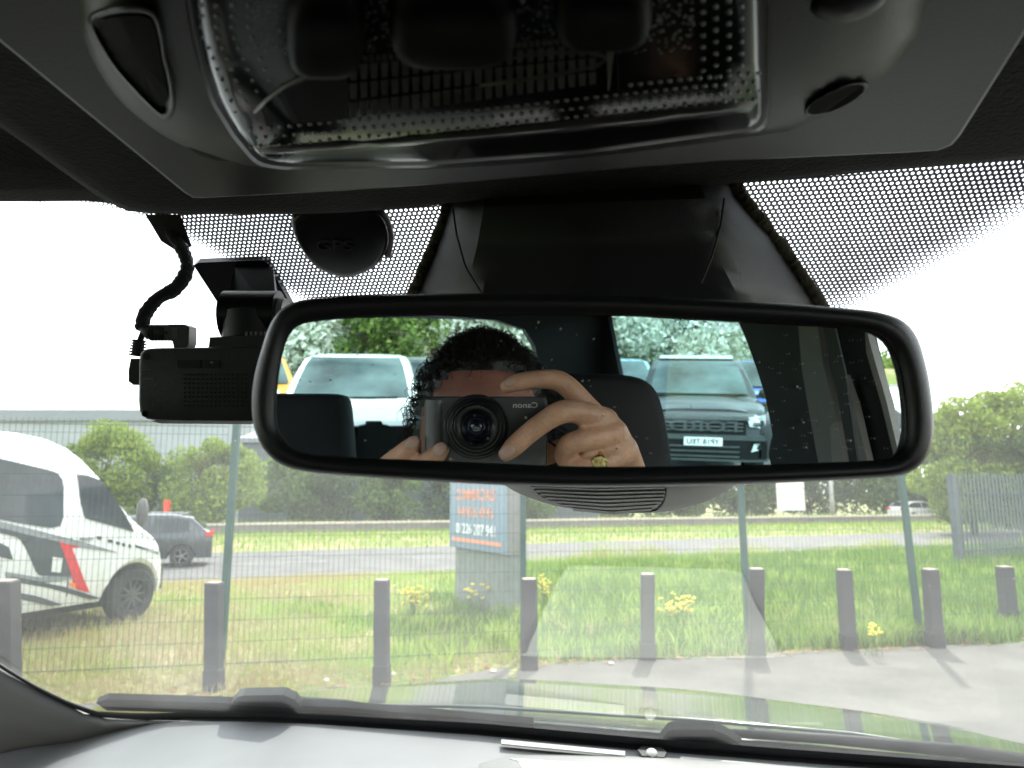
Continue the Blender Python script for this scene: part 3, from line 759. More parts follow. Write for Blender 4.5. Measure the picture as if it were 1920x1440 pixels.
# ---------------------------------------------------------------- generic hatch/SUV for passing cars
def passing_car(loc, heading, paint, label, rear_lamp=True, hgt=1.6, ln=4.4, glassm=DGL, grp=None, name='passing_car'):
    t = thing(name, loc, label, 'car', grp, rz=heading - rad(90))
    k = hgt / 1.6
    top = [(-ln / 2, .75 * k), (-ln / 2 + .03, 1.0 * k), (-ln / 2 + .22, 1.12 * k), (-ln / 2 + .62, 1.50 * k), (-ln / 2 + 1.2, 1.59 * k), (-.3, 1.60 * k), (.25, 1.54 * k), (.62, 1.36 * k), (1.02, 1.10 * k), (1.5, 1.0 * k), (1.95, .88 * k), (ln / 2 - .03, .72 * k), (ln / 2, .5 * k)]
    Wd_ = 1.82; belt = .98 * k; tum = .32
    nz = [(-ln / 2, .84), (-ln / 2 + .2, .93), (-ln / 2 + .7, 1), (ln / 2 - .8, 1), (ln / 2 - .2, .9), (ln / 2, .78)]
    ax = (1.36, -1.30)
    vs, fs = body_mesh(top, .26, Wd_, belt, tum, .08, nz, arches=((ax[0], .37), (ax[1], .37)))
    mb = MB(); mb.add(vs, fs); mb.build('body', paint, t, smooth=True, local=True, ang=32)
    for sd in (1, -1):
        for nm, pts in [('side_window', [(-1.75, 1.13 * k), (-1.45, 1.42 * k), (-.98, 1.49 * k), (-.46, 1.5 * k), (-.46, 1.06 * k), (-1.5, 1.08 * k)]), ('side_window', [(-.38, 1.06 * k), (-.38, 1.5 * k), (.15, 1.46 * k), (.48, 1.3 * k), (.82, 1.08 * k)])]:
            q = [Vec((sd * (side_x(a, b, Wd_, belt, tum, nz) + .006), a, b)) for a, b in pts]
            mb = MB(); mb.add(q + [p - Vec((sd * .03, 0, 0)) for p in q], [tuple(range(len(q)))] + [(i, (i + 1) % len(q), (i + 1) % len(q) + len(q), i + len(q)) for i in range(len(q))])
            mb.build(nm, glassm, t, local=True)
        for a_ in ax: wheel(t, sd * (Wd_ / 2 - .12), a_, .335, .335, .21, sd, RIM, 5)
        mb = MB(); mb.box((sd * .68, -ln / 2 + .10, .98 * k), (.42, .2, .14)); mb.build('tail_lamp', pm('red_lamp', (.7, .03, .02), .15), t, local=True)
        mb = MB(); mb.box((sd * .66, ln / 2 - .22, .74 * k), (.36, .3, .12)); mb.build('headlamp', GREYL, t, local=True)
        mb = MB(); mb.ball((sd * (Wd_ / 2 + .08), .72, 1.06 * k), .09, 10, (1, .7, .8)); mb.build('door_mirror', paint, t, smooth=True, local=True)
        mb = MB(); mb.tube([(sd * .62, -1.4, 1.615 * k), (sd * .62, -.2, 1.64 * k)], .016, 6); mb.build('roof_rail', RIM, t, local=True)
    hw = Wd_ / 2
    mb = MB(); mb.add([(-.62, .98, 1.13 * k), (.62, .98, 1.13 * k), (.52, .42, 1.46 * k), (-.52, .42, 1.46 * k)], [(0, 1, 2, 3)]); mb.add([(-.62, .98, 1.12 * k), (.62, .98, 1.12 * k), (.52, .42, 1.45 * k), (-.52, .42, 1.45 * k)], [(3, 2, 1, 0)])
    for v2 in mb.v: v2.z += .035; v2.y += .03
    mb.build('windscreen', glassm, t, local=True)
    mb = MB(); mb.add([(-.60, -ln / 2 + .24, 1.16 * k), (.60, -ln / 2 + .24, 1.16 * k), (.52, -ln / 2 + .58, 1.5 * k), (-.52, -ln / 2 + .58, 1.5 * k)], [(3, 2, 1, 0)])
    for v2 in mb.v: v2.z += .02; v2.y -= .02
    mb.build('rear_window', glassm, t, local=True)
    return t
pr = G(398, 1062, ZR)
hd = math.atan2(-LD.y, -LD.x)
cc = Vec((pr.x, pr.y, ZR)) + Vec((-LD.x, -LD.y, 0)) * 2.2 + Vec((LN.x, LN.y, 0)) * .9
passing_car(cc, hd, pm('slate_blue_paint', (.035, .045, .058), .25, .3, coat=.8), 'dark slate crossover car on the road just beyond the van bonnet', ln=4.3)
pr = P(1690, 947, 56); passing_car(Vec((pr.x + 1.2, pr.y, -.42)), rad(18), WHT, 'white car passing behind the low wall on the right, only its roof in view', hgt=1.5)

# ---------------------------------------------------------------- low wall, far street furniture
mb = MB(); WALLM = pm('low_wall_concrete', (.19, .18, .165), .9, var=.2, nscale=3); COPM = pm('pale_coping', (.52, .46, .40), .8, var=.15, nscale=3)
wt_ = thing('low_wall', (WA.x, WA.y, -.4), 'long low wall with pale coping running beyond the far verge', 'wall')
def wp(s_, o, z): q = WA + WD * s_ + WN * o; return Vec((q.x, q.y, z))
mb.prism([wp(-60, 0, -.45), wp(150, 0, -.45), wp(150, .25, -.45), wp(-60, .25, -.45)], (0, 0, .48)); mb.build('wall_face', WALLM, wt_)
cop = None
for k in range(-20, 50):
    mb = MB(); s_ = k * 3.0
    if cop is None:
        mb.prism([wp(s_, -.05, .032), wp(s_ + 2.97, -.05, .032), wp(s_ + 2.97, .30, .032), wp(s_, .30, .032)], (0, 0, .11)); cop = mb.build('coping_stone', COPM, wt_); first = k
    else:
        c = cop.copy(); COL.objects.link(c); c.location = Vec((WD.x, WD.y, 0)) * (3.0 * (k - first))
STL = pm('galvanised_steel', (.42, .43, .43), .45, .5)
p = P(1560, 940, 56); lp = thing('lamp_post', (p.x, p.y, -.4), 'pale lamp post standing behind the low wall, right of the white sign', 'lamp post')
mb = MB(); mb.tube([(p.x, p.y, -.4), (p.x, p.y, 1.2), (p.x, p.y, 7.5)], [.2, .17, .1], 10); mb.build('column', STL, lp, smooth=True)
mb = MB(); mb.tube([(p.x, p.y, 7.4), (p.x - .3, p.y, 7.75), (p.x - 1.2, p.y, 7.9)], .05, 8); mb.box((p.x - 1.4, p.y, 7.88), (.6, .25, .1)); mb.build('lantern', STL, lp)
c0, c1 = P(1458, 957, 54), P(1510, 957, 54); c2 = P(1510, 895, 54)
sgn = thing('notice_board', (c0.x, c0.y, -.4), 'white notice board with red line on posts behind the low wall', 'sign')
h_ = c2.z - c0.z; wd_ = c1.x - c0.x
mb = MB(); mb.box((c0.x + wd_ / 2, c0.y, c0.z + h_ / 2), (wd_, .05, h_)); mb.build('board', SWH, sgn)
REDL = pm('faded_red', (.65, .2, .18), .6)
mb = MB(); mb.box((c0.x + wd_ / 2, c0.y - .03, c0.z + h_ * .66), (wd_ * .98, .01, .05)); mb.build('red_line', REDL, sgn)
mb = MB(); mb.box((c0.x + wd_ / 2, c0.y - .03, c0.z + h_ * .48), (wd_ * .9, .01, .03)); mb.build('grey_line', GREYL, sgn)
for a in (.2, .8):
    mb = MB(); mb.box((c0.x + wd_ * a, c0.y + .06, (c0.z - .4) / 2), (.07, .07, c0.z + .4)); mb.build('post', STL, sgn)
p = P(313, 948, 36); rp_ = thing('red_marker', (p.x, p.y, -.4), 'small red upright marker under the trees left of the fence post', 'marker')
mb = MB(); mb.add(*rings([[Vec((p.x + a * .12, p.y + b * .12, -.4)) for a, b in [(-1, -1), (1, -1), (1, 1), (-1, 1)]], [Vec((p.x + a * .11, p.y + b * .11, p.z + .28)) for a, b in [(-1, -1), (1, -1), (1, 1), (-1, 1)]]], True, True, True)); mb.build('board', pm('signal_red', (.75, .06, .03), .5), rp_)

# palisade fence (right)
PALM = pm('galvanised_palisade', (.075, .10, .115), .5, .3)
base0 = G(1800, 1072, -.1); base1 = G(2260, 1030, -.1)
pd = Vec((base1.x - base0.x, base1.y - base0.y, 0)); plen = pd.length; pd.normalize(); pn = Vec((-pd.y, pd.x, 0))
pal = thing('palisade_fence', base0, 'grey steel palisade fence with thick end post at the right edge', 'fence')
ptop = PL(1800, 893, base0, Vec((0, 1, 0))).z
print('PAL', base0, ptop, plen)
mb = MB(); r_ = .075; mb.prism([base0 + pd * a * r_ + pn * b * r_ - Vec((0, 0, .2)) for a, b in [(-1, -1), (1, -1), (1, 1), (-1, 1)]], (0, 0, ptop + .35)); mb.build('end_post', PALM, pal)
for fz in (.2, .82):
    mb = MB(); a = base0 + Vec((0, 0, fz * ptop)); mb.prism([a + pn * .03, a + pd * plen + pn * .03, a + pd * plen + pn * .08, a + pn * .08], (0, 0, .05)); mb.build('rail', PALM, pal)
k = .24; pale0 = None; i = 0
while k < plen:
    if pale0 is None:
        a = base0 + pd * k; a.z = -.12; w2 = .035
        zt = ptop + .1
        mb = MB(); mb.prism([a - pd * w2, a + pd * w2, a + pd * w2 + Vec((0, 0, zt)), a + pd * w2 * .2 + Vec((0, 0, zt + .12)), a - pd * w2 * .2 + Vec((0, 0, zt + .12)), a - pd * w2 + Vec((0, 0, zt))], pn * -.02)
        pale0 = mb.build('pale', PALM, pal); k0 = k
    else:
        c = pale0.copy(); COL.objects.link(c); c.location = pd * (k - k0)
    k += .165; i += 1

# ---------------------------------------------------------------- buildings
def clad(name, col, sc=3.0, rough=.5):
    m = pm(name, col, rough, var=.08, nscale=.4)
    t = m.node_tree; n = t.nodes.new; l = t.links.new; B = t.nodes['Principled BSDF']
    tc = n('ShaderNodeNewGeometry'); wv = n('ShaderNodeTexWave'); wv.inputs['Scale'].default_value = sc; wv.bands_direction = 'X'
    l(tc.outputs['Position'], wv.inputs['Vector'])
    b = n('ShaderNodeBump'); b.inputs['Strength'].default_value = .6; b.inputs['Distance'].default_value = .04
    l(wv.outputs['Fac'], b.inputs['Height']); l(b.outputs[0], B.inputs['Normal'])
    return m
CL1 = clad('pale_cladding', (.33, .375, .40)); CL2 = clad('slate_cladding', (.10, .125, .14)); ROOFM = clad('roof_sheet', (.20, .235, .26))
def shed(loc_, x0, x1, y0, dep, z1, wallm, roofm, label, eave=.6, slope=0.0, name='warehouse', doors=()):
    t = thing(name, (x0, y0, -.4), label, 'building')
    mb = MB(); mb.box(((x0 + x1) / 2, y0 + dep / 2, (z1 - .4) / 2 - .2), (x1 - x0, dep, z1)); mb.build('wall', wallm, t)
    mb = MB(); za = z1 - .4
    mb.prism([Vec((x0 - .3, y0 - .35, za)), Vec((x0 - .3, y0 + dep / 2, za + 1.6)), Vec((x0 - .3, y0 + dep + .3, za)), Vec((x0 - .3, y0 + dep + .3, za - eave)), Vec((x0 - .3, y0 - .35, za - eave))], (x1 - x0 + .6, 0, 0)); mb.build('roof', roofm, t)
    for (a, b_, zt) in doors:
        mb = MB(); mb.box(((a + b_) / 2, y0 - .03, zt / 2 - .4), (b_ - a, .06, zt)); mb.build('roller_door', GREYD, t)
        mb = MB()
        for q in np.arange(0, zt, .3): mb.box(((a + b_) / 2, y0 - .075, q - .3), (b_ - a - .1, .03, .03))
        mb.build('door_ribs', GREY, t)
    return t
yb = 58; xa = P(-500, 765, yb).x; xb = P(470, 765, yb).x; zt = P(200, 768, yb).z
shed(None, xa, xb, yb, 30, zt + .4, CL1, ROOFM, 'long pale grey industrial warehouse behind the white van', eave=.9, doors=((P(150, 765, yb).x, P(175, 765, yb).x, 6.2),))
mb = MB()
yb = 50; xa = P(455, 800, yb).x; xb = P(1120, 800, yb).x; zt = P(500, 822, yb).z
shed(None, xa, xb, yb, 14, zt + .4, CL2, ROOFM, 'low slate grey shed behind the sign and below the mirror', eave=.3, name='slate_shed', doors=((P(700, 765, yb).x, P(760, 765, yb).x, 3.4),))

# ---------------------------------------------------------------- trees
def leaf_mat(name, c0, c1):
    m = bpy.data.materials.new(name); m.use_nodes = True
    t = m.node_tree; t.nodes.clear(); n = t.nodes.new; l = t.links.new
    o = n('ShaderNodeOutputMaterial'); g = n('ShaderNodeNewGeometry')
    r = n('ShaderNodeValToRGB'); e = r.color_ramp.elements; e[0].color = (*c0, 1); e[1].color = (*c1, 1)
    l(g.outputs['Random Per Island'], r.inputs[0])
    d = n('ShaderNodeBsdfDiffuse'); tr = n('ShaderNodeBsdfTranslucent'); mx = n('ShaderNodeMixShader'); mx.inputs[0].default_value = .4
    l(r.outputs[0], d.inputs[0]); l(r.outputs[0], tr.inputs[0]); l(d.outputs[0], mx.inputs[1]); l(tr.outputs[0], mx.inputs[2]); l(mx.outputs[0], o.inputs[0])
    return m
LF1 = leaf_mat('leaves_light', (.15, .23, .05), (.34, .42, .10)); LF2 = leaf_mat('leaves_dark', (.085, .13, .065), (.17, .235, .10))  # dark leaves lightened so their colour carries haze
LF3 = leaf_mat('leaves_glare_pale', (.38, .44, .34), (.85, .88, .82)); LF4 = leaf_mat('leaves_mid', (.10, .17, .05), (.22, .30, .09))  # first leaf colour bleached to hold glare, second lightened for haze
BARK = pm('bark', (.10, .075, .05), .95, var=.3, nscale=5, bump=.6, bscale=20)
def tree(base, H, R, lm, n, label, name='tree', leaf=.16, trunk_h=.3, grp=None, squash=.9, seed=0, cat='tree', stems=1):
    r = np.random.default_rng(seed + 11); base = Vec(base)
    t = thing(name, base, label, cat, grp)
    tb = MB(); tips = []
    for st in range(stems):
        off = Vec((r.uniform(-.3, .3) * R * (stems > 1), r.uniform(-.3, .3) * R * (stems > 1), 0))
        p = [base + off * .3, base + off * .6 + Vec((r.uniform(-.1, .1), 0, H * trunk_h)), base + off + Vec((r.uniform(-.3, .3), r.uniform(-.3, .3), H * .8))]
        tb.tube(p, [.024 * H, .016 * H, .004 * H], 7)
        for k in range(7):
            a = r.uniform(0, 6.28); z = r.uniform(trunk_h, .75); q0 = p[1].lerp(p[2], max(0, (z - trunk_h) / (.8 - trunk_h)))
            q1 = q0 + Vec((math.cos(a) * R * r.uniform(.4, .8), math.sin(a) * R * r.uniform(.4, .8), H * r.uniform(.08, .2)))
            tb.tube([q0, q0.lerp(q1, .5) + Vec((0, 0, .03 * H)), q1], [.007 * H, .0045 * H, .002 * H], 5, False)
    tb.build('trunk', BARK, t, fix=False)
    # crown: many lobes, leaves near each lobe's surface
    nl = 26; lc = []; zc = H * (1 + trunk_h) / 2; hz = H * (1 - trunk_h) / 2
    for k in range(nl):
        a = r.uniform(0, 6.28); e = r.uniform(-1, 1); rr = math.sqrt(1 - e * e * .85) * r.uniform(.35, .8)
        lc.append((base.x + math.cos(a) * R * rr, base.y + math.sin(a) * R * rr * squash, base.z + zc + e * hz * .8, R * r.uniform(.22, .42)))
    lc = np.array(lc); idx = r.integers(0, nl, n)
    d = r.normal(0, 1, (n, 3)); d /= np.linalg.norm(d, axis=1)[:, None]
    rad_ = lc[idx, 3] * (1.05 - .55 * r.random(n) ** 2.2)
    pos = lc[idx, :3] + d * rad_[:, None] * np.array([1, 1, .85])
    pos[:, 2] = np.maximum(pos[:, 2], base.z + .15)
    a = r.normal(0, 1, (n, 3)); a /= np.linalg.norm(a, axis=1)[:, None]
    b = np.cross(a, r.normal(0, 1, (n, 3))); b /= np.linalg.norm(b, axis=1)[:, None]
    s = leaf * r.uniform(.6, 1.3, n)[:, None]
    v = np.stack([pos - a * s * .5, pos + b * s * .33, pos + a * s * .6, pos - b * s * .33], 1)
    me = bpy.data.meshes.new('crown'); me.vertices.add(n * 4); me.vertices.foreach_set('co', v.astype(np.float32).ravel())
    me.loops.add(n * 4); me.loops.foreach_set('vertex_index', np.arange(n * 4, dtype=np.int32))
    me.polygons.add(n); me.polygons.foreach_set('loop_start', np.arange(0, n * 4, 4, dtype=np.int32))
    me.update(calc_edges=True); me.materials.append(lm)
    link(bpy.data.objects.new('crown', me), t)
    return t
def ptree(u, vtop, d, R, lm, n, label, **k):
    p = P(u, vtop, d); tree((p.x, p.y, -.42), p.z + .42, R, lm, n, label, **k)
ptree(215, 800, 40, 2.9, LF1, 12000, 'round bright green tree above the van windscreen', seed=1, trunk_h=.12, leaf=.2, stems=3)
ptree(120, 832, 43, 2.3, LF4, 6000, 'green bush partly hidden by the van roof', seed=2, trunk_h=.1, leaf=.2, stems=2, cat='bush', name='bush')
ptree(405, 822, 40, 2.7, LF1, 11000, 'bright green tree behind the left green fence post', seed=3, trunk_h=.12, leaf=.2, stems=3)
ptree(318, 862, 42, 1.9, LF4, 6000, 'darker green bush between the two bright trees on the left', seed=4, trunk_h=.08, leaf=.2, stems=2, cat='bush', name='bush')
ptree(1800, 752, 40, 3.2, LF1, 15000, 'tall light green tree right of the mirror', seed=5, trunk_h=.03, leaf=.24, stems=2)
ptree(1890, 720, 42, 3.8, LF1, 17000, 'tallest green tree at the right edge behind the palisade fence', seed=6, trunk_h=.03, leaf=.25, stems=2)
ptree(2010, 740, 38, 3.2, LF4, 9000, 'green tree just outside the right edge of the frame', seed=7, trunk_h=.1, leaf=.21)
for k, (u, vt, d, R_, lm_) in enumerate([(1150, 835, 62, 4.0, LF2), (1265, 845, 60, 3.8, LF4), (1390, 838, 62, 4.0, LF2), (1530, 832, 63, 4.4, LF2), (1650, 845, 61, 3.8, LF4), (1735, 830, 58, 3.6, LF2), (1830, 845, 54, 3.6, LF2), (1930, 850, 54, 3.6, LF4)]):
    lbs = ['dark bush behind the low wall under the sensor housing', 'dark bush behind the wall, right of the louvred housing', 'dark bush behind the white notice board', 'dark bush behind the pale lamp post', 'mid green bush behind the white passing car', 'dark bush behind the rightmost green fence post', 'dark bush behind the palisade end post', 'dark bush behind the palisade fence at the edge of the frame']
    ptree(u, vt, d, R_, lm_, 9000, lbs[k], seed=20 + k, trunk_h=.0, leaf=.3, grp='dark bushes behind the low wall', stems=2, cat='bush', name='bush')

for k, (u, vt, d, R_) in enumerate([(545, 842, 45, 2.4), (640, 850, 46, 2.6), (735, 838, 45, 2.5), (850, 850, 46, 2.6), (980, 845, 46, 2.8)]):
    ptree(u, vt, d, R_, LF2 if k % 2 else LF4, 5000, 'haze-lightened bush in front of the slate shed, ' + ['leftmost, right of the first fence post', 'second from the left', 'third, left of the pylon sign', 'behind the pylon sign', 'right of the pylon sign'][k], seed=120 + k, trunk_h=.0, leaf=.26, grp='bushes along the slate shed', stems=2, cat='bush', name='bush')
# yellow flowering plants
YEL = pm('yellow_petals', (.85, .68, .04), .6, var=.1); STM = pm('green_stems', (.10, .16, .04), .8)
for k, (u, v_, w_, n_, lb) in enumerate([(772, 1112, 34, 34, 'yellow flowering plant right of the second bollard'), (890, 1106, 26, 14, 'sparse yellow flowers in front of the sign pedestal'), (1018, 1098, 12, 16, 'small yellow flower cluster right of the dark bollard'), (1272, 1135, 34, 40, 'yellow flowering plant seen inside the pale windscreen reflection'), (1640, 1185, 16, 8, 'few yellow flowers low in the grass left of the rightmost fence post')]):
    base = G(u, v_ + 45, 0); d = base.y; t = thing('ragwort_plant', base, lb, 'plant', 'yellow wild flowers in the grass')
    ms = MB(); mf = MB(); sc = d / FPX; rr = random.Random(k)
    for _ in range(n_):
        du, dv_ = rr.gauss(0, .45) * w_, rr.gauss(0, 10)
        q = PL(u + du, v_ + dv_, base + Vec((0, rr.uniform(-.2, .2), 0)), Vec((0, 1, 0)))
        b0 = base + Vec((rr.gauss(0, .06), rr.gauss(0, .06), -.02)) + Vec(((q.x - base.x) * .3, 0, 0))
        ms.tube([b0, b0.lerp(q, .6) + Vec((0, 0, .02)), q], .003, 3, False)
        for j in range(3):
            c = q + Vec((rr.gauss(0, .018), rr.gauss(0, .018), rr.gauss(0, .01)))
            mf.ball(c, rr.uniform(.012, .022), 6, (1, 1, .6))
    ms.build('stem', STM, t, fix=False); mf.build('flower', YEL, t, fix=False)

# =====================================================================================
#                       BEHIND THE CAMERA (seen in the mirror)
# =====================================================================================
def pickup(name, loc, fwd, paint, label, plate=None, grille_txt=None, rails=False, cab_col=None, glassm=MGL, hd_k=1.0, simple=False, roofbar=False):
    """fwd: world direction the nose points to"""
    t = thing(name, loc, label, 'pickup', 'pickups parked behind', rz=math.atan2(fwd.y, fwd.x) - rad(90))
    top = [(-5.30, 1.0), (-5.27, 1.12), (-4.0, 1.16), (-3.92, 1.22), (-3.85, 1.74), (-3.6, 1.80), (-2.7, 1.83), (-2.2, 1.79), (-1.9, 1.66), (-1.55, 1.42), (-1.22, 1.22), (-1.1, 1.19), (-.6, 1.16), (-.25, 1.10), (-.10, 1.03), (-.04, .9), (0, .6)]
    Wd_ = 1.86; belt = 1.18; tum = .30
    nz = [(-5.3, .95), (-5, 1), (-.6, 1), (-.2, .95), (0, .86)]
    vs, fs = body_mesh(top, .42, Wd_, belt, tum, .09, nz, arches=((-.9, .46), (-4.1, .46)))
    mb = MB(); mb.add(vs, fs); mb.build('body', paint, t, smooth=True, local=True, ang=32)
    for sd in (1, -1):
        for nm, pts in [('side_window', [(-3.7, 1.26), (-3.66, 1.68), (-2.9, 1.70), (-2.9, 1.24)]), ('side_window', [(-2.82, 1.24), (-2.82, 1.70), (-2.25, 1.68), (-1.9, 1.52), (-1.55, 1.26)])]:
            q = [Vec((sd * (side_x(a, b, Wd_, belt, tum, nz) + .008), a, b)) for a, b in pts]
            mb = MB(); mb.add(q + [p - Vec((sd * .03, 0, 0)) for p in q], [tuple(range(len(q)))] + [(i, (i + 1) % len(q), (i + 1) % len(q) + len(q), i + len(q)) for i in range(len(q))]); mb.build(nm, glassm, t, local=True)
        for a_ in (-.9, -4.1): wheel(t, sd * (Wd_ / 2 - .14), a_, .38, .38, .26, sd, RIM, 6)
        mb = MB(); mb.ball((sd * (Wd_ / 2 + .16), -1.55, 1.27), .12, 12, (1.15, .6, .8)); mb.tube([(sd * .88, -1.6, 1.2), (sd * 1.0, -1.57, 1.24)], .03, 6); mb.build('door_mirror', BLKS if plate else paint, t, smooth=True, local=True)
        # headlamp: wedge with inner reflector
        mb = MB(); q = [(sd * .60, .012, .98), (sd * .80, -.03, 1.01), (sd * .87, -.16, 1.02), (sd * .88, -.18, .88), (sd * .78, -.01, .84), (sd * .64, .02, .86)]
        mb.prism([Vec(p) for p in q], (0, -.12, 0)); hl = mb.build('headlamp', pm('lamp_lens', (.55, .6, .6), .1, var=.2, nscale=12), t, local=True)
        mb = MB(); mb.ball((sd * .74, .015, .92), .045, 10, (1, .5, 1)); mb.build('projector', CHR, hl, smooth=True, local=True)
        mb = MB(); mb.prism([Vec(p) for p in [(sd * .66, .045, .50), (sd * .84, -.03, .55), (sd * .85, -.04, .63), (sd * .70, .04, .62)]], (0, -.08, 0)); mb.build('fog_lamp', pm('fog_lens', (.6, .65, .64), .2, var=.2, nscale=14), t, local=True)
    # windscreen
    R = []
    for (s_, z_, hw) in [(-1.26, 1.245, .76), (-1.56, 1.44, .725), (-1.86, 1.65, .67), (-2.1, 1.765, .62)]:
        R.append([Vec((hw * f, s_ + .02 + .05 * (1 - f * f), z_ + .025)) for f in np.linspace(-1, 1, 9)])
    mb = MB(); mb.add(*rings(R, False)); ws = mb.build('windscreen', glassm, t, smooth=True, local=True)
    if not simple:
        mb = MB(); mb.tube([(-.7, -1.22, 1.245), (-.1, -1.24, 1.25)], .012, 5); mb.tube([(0, -1.22, 1.245), (.6, -1.24, 1.25)], .012, 5); mb.build('wiper', RUB, t, local=True)
    # bonnet bulge, grille, bumper
    mb = MB()
    R = [[Vec((.62 * f, s_, z_ + .035 * (1 - abs(f) ** 4))) for f in np.linspace(-1, 1, 9)] for s_, z_ in [(-1.15, 1.205), (-.7, 1.18), (-.35, 1.13), (-.12, 1.06)]]
    mb.add(*rings(R, False)); mb.build('bonnet_bulge', paint, t, smooth=True, local=True)
    GM = pm('grille_grey', (.075, .085, .085), .35, .3)
    mb = MB(); mb.box((0, .0, .865), (1.18, .06, .27)); gr = mb.build('grille', BLKS, t, local=True)
    mb = MB(); mb.prism([Vec(p) for p in [(-.60, .03, 1.0), (.60, .03, 1.0), (.64, .03, .955), (-.64, .03, .955)]], (0, .035, 0)); mb.build('grille_bar', GM, gr, local=True)
    mb = MB(); mb.prism([Vec(p) for p in [(-.84, -.02, .735), (.84, -.02, .735), (.84, -.02, .665), (-.84, -.02, .665)]], (0, .09, 0)); mb.build('grille_bar', GM, gr, local=True)
    for z_ in (.80, .85, .9):
        mb = MB(); mb.box((0, .034, z_), (1.1, .01, .012)); mb.build('grille_slat', GREY, gr, local=True)
    if grille_txt:
        text(grille_txt, .2, frame((-1, 0, 0), (0, 0, 1), (0, 1, 0), (0, .045, .855)), GM, 'lettering', gr, ext=.008, local=True, fit=(.94, .15))
    mb = MB(); mb.add(*rings([[Vec((x_, y_, z_)) for x_, y_ in [(-.92, -.28), (-.88, -.04), (-.6, .06), (.6, .06), (.88, -.04), (.92, -.28), (.7, -.3), (-.7, -.3)]] for z_ in (.38, .66)], True, True, True)); mb.build('front_bumper', BLKS if plate else paint, t, local=True)
    for z_ in (.43, .50, .57):
        mb = MB(); mb.box((0, .068, z_), (1.0, .02, .022)); mb.build('bumper_slat', GM, t, local=True)
    mb = MB(); mb.add(*rings([[Vec((x_, y_, z_)) for x_, y_ in [(-.94, -.3), (-.90, -.02), (-.6, .085), (.6, .085), (.90, -.02), (.94, -.3), (.7, -.32), (-.7, -.32)]] for z_ in (.365, .39)], True, True, True)); mb.build('bumper_lip', GM, t, local=True)
    if plate:
        pz = .64
        mb = MB(); mb.box((0, .085, pz), (.53, .02, .118)); pt = mb.build('number_plate', pm('plate_white', (.75, .76, .74), .4, var=.02), t, local=True)
        text(plate, .1, frame((-1, 0, 0), (0, 0, 1), (0, 1, 0), (0, .097, pz)), BLK, 'lettering', pt, ext=.001, local=True, fit=(.45, .072))
    if rails:
        for sd in (1, -1):
            mb = MB(); mb.tube([(sd * .56, -3.6, 1.83), (sd * .58, -3.4, 1.90), (sd * .57, -2.4, 1.90), (sd * .56, -2.2, 1.82)], .02, 6); mb.build('roof_rail', GREYD, t, local=True)
    if roofbar:
        mb = MB(); mb.add(*rings([[Vec((hw * f, s_ - .1 * abs(f) ** 3, z_)) for f in np.linspace(-1, 1, 9)] for s_, z_, hw in [(-2.22, 1.80, .62), (-2.14, 1.83, .63), (-2.2, 1.885, .60), (-2.4, 1.88, .6)]], False)); mb.build('roof_visor', pm('pale_visor', (.42, .44, .42), .4), t, local=True)
    mb = MB(); mb.tube([(.0, -2.3, 1.82), (0, -2.34, 1.90)], .01, 5); mb.build('aerial', RUB, t, local=True)
    return t
def vground(u, d):
    p = V(u, 800, d); return Vec((p.x, p.y, 0))
p1 = vground(1318, 10.2); p2 = vground(1301, 12.7)
fwd = (p1 - p2).normalized()
pickup('parked_pickup', p1, fwd, pm('dark_green_grey_paint', (.008, .012, .012), .35, .1, coat=.35), 'dark grey pickup with number plate YP18 TEU, seen in the mirror', plate='YP18 TEU', grille_txt='FORD', roofbar=True)
q1 = vground(642, 8.2); q2 = vground(676, 11.2)
pickup('parked_pickup', q1, (q1 - q2).normalized(), pm('white_pickup_paint', (.80, .82, .80), .25, coat=.5, var=.03), 'white pickup seen through the rear window in the left of the mirror')
q1 = vground(820, 14.5); q2 = vground(800, 19)
pickup('parked_pickup', q1, (q1 - q2).normalized(), pm('silver_paint', (.35, .38, .38), .3, .5, coat=.5), 'silver pickup parked behind the white one, mostly behind the head', simple=True)
q1 = vground(1445, 14.0); q2 = vground(1440, 18)
pickup('parked_pickup', q1, (q1 - q2).normalized(), pm('blue_paint', (.012, .10, .52), .25, coat=1), 'bright blue pickup behind the dark one at the right of the rear door window', simple=True)
q1 = vground(1170, 15.0); q2 = vground(1150, 18)
pickup('parked_pickup', q1, (q1 - q2).normalized(), pm('pale_blue_paint', (.28, .52, .60), .3, coat=.5), 'pale blue pickup left of the dark one in the rear door window', simple=True)
q1 = vground(1275, 19.0); q2 = vground(1270, 23)
pickup('parked_pickup', q1, (q1 - q2).normalized(), pm('mid_blue_paint', (.10, .28, .38), .3, coat=.5), 'grey blue pickup roof just above the dark pickup', simple=True)
q1 = vground(470, 13.0); q2 = vground(460, 18)
pickup('parked_pickup', q1, (q1 - q2).normalized(), pm('orange_paint', (.75, .28, .04), .35), 'orange vehicle at the far left edge of the mirror', simple=True)

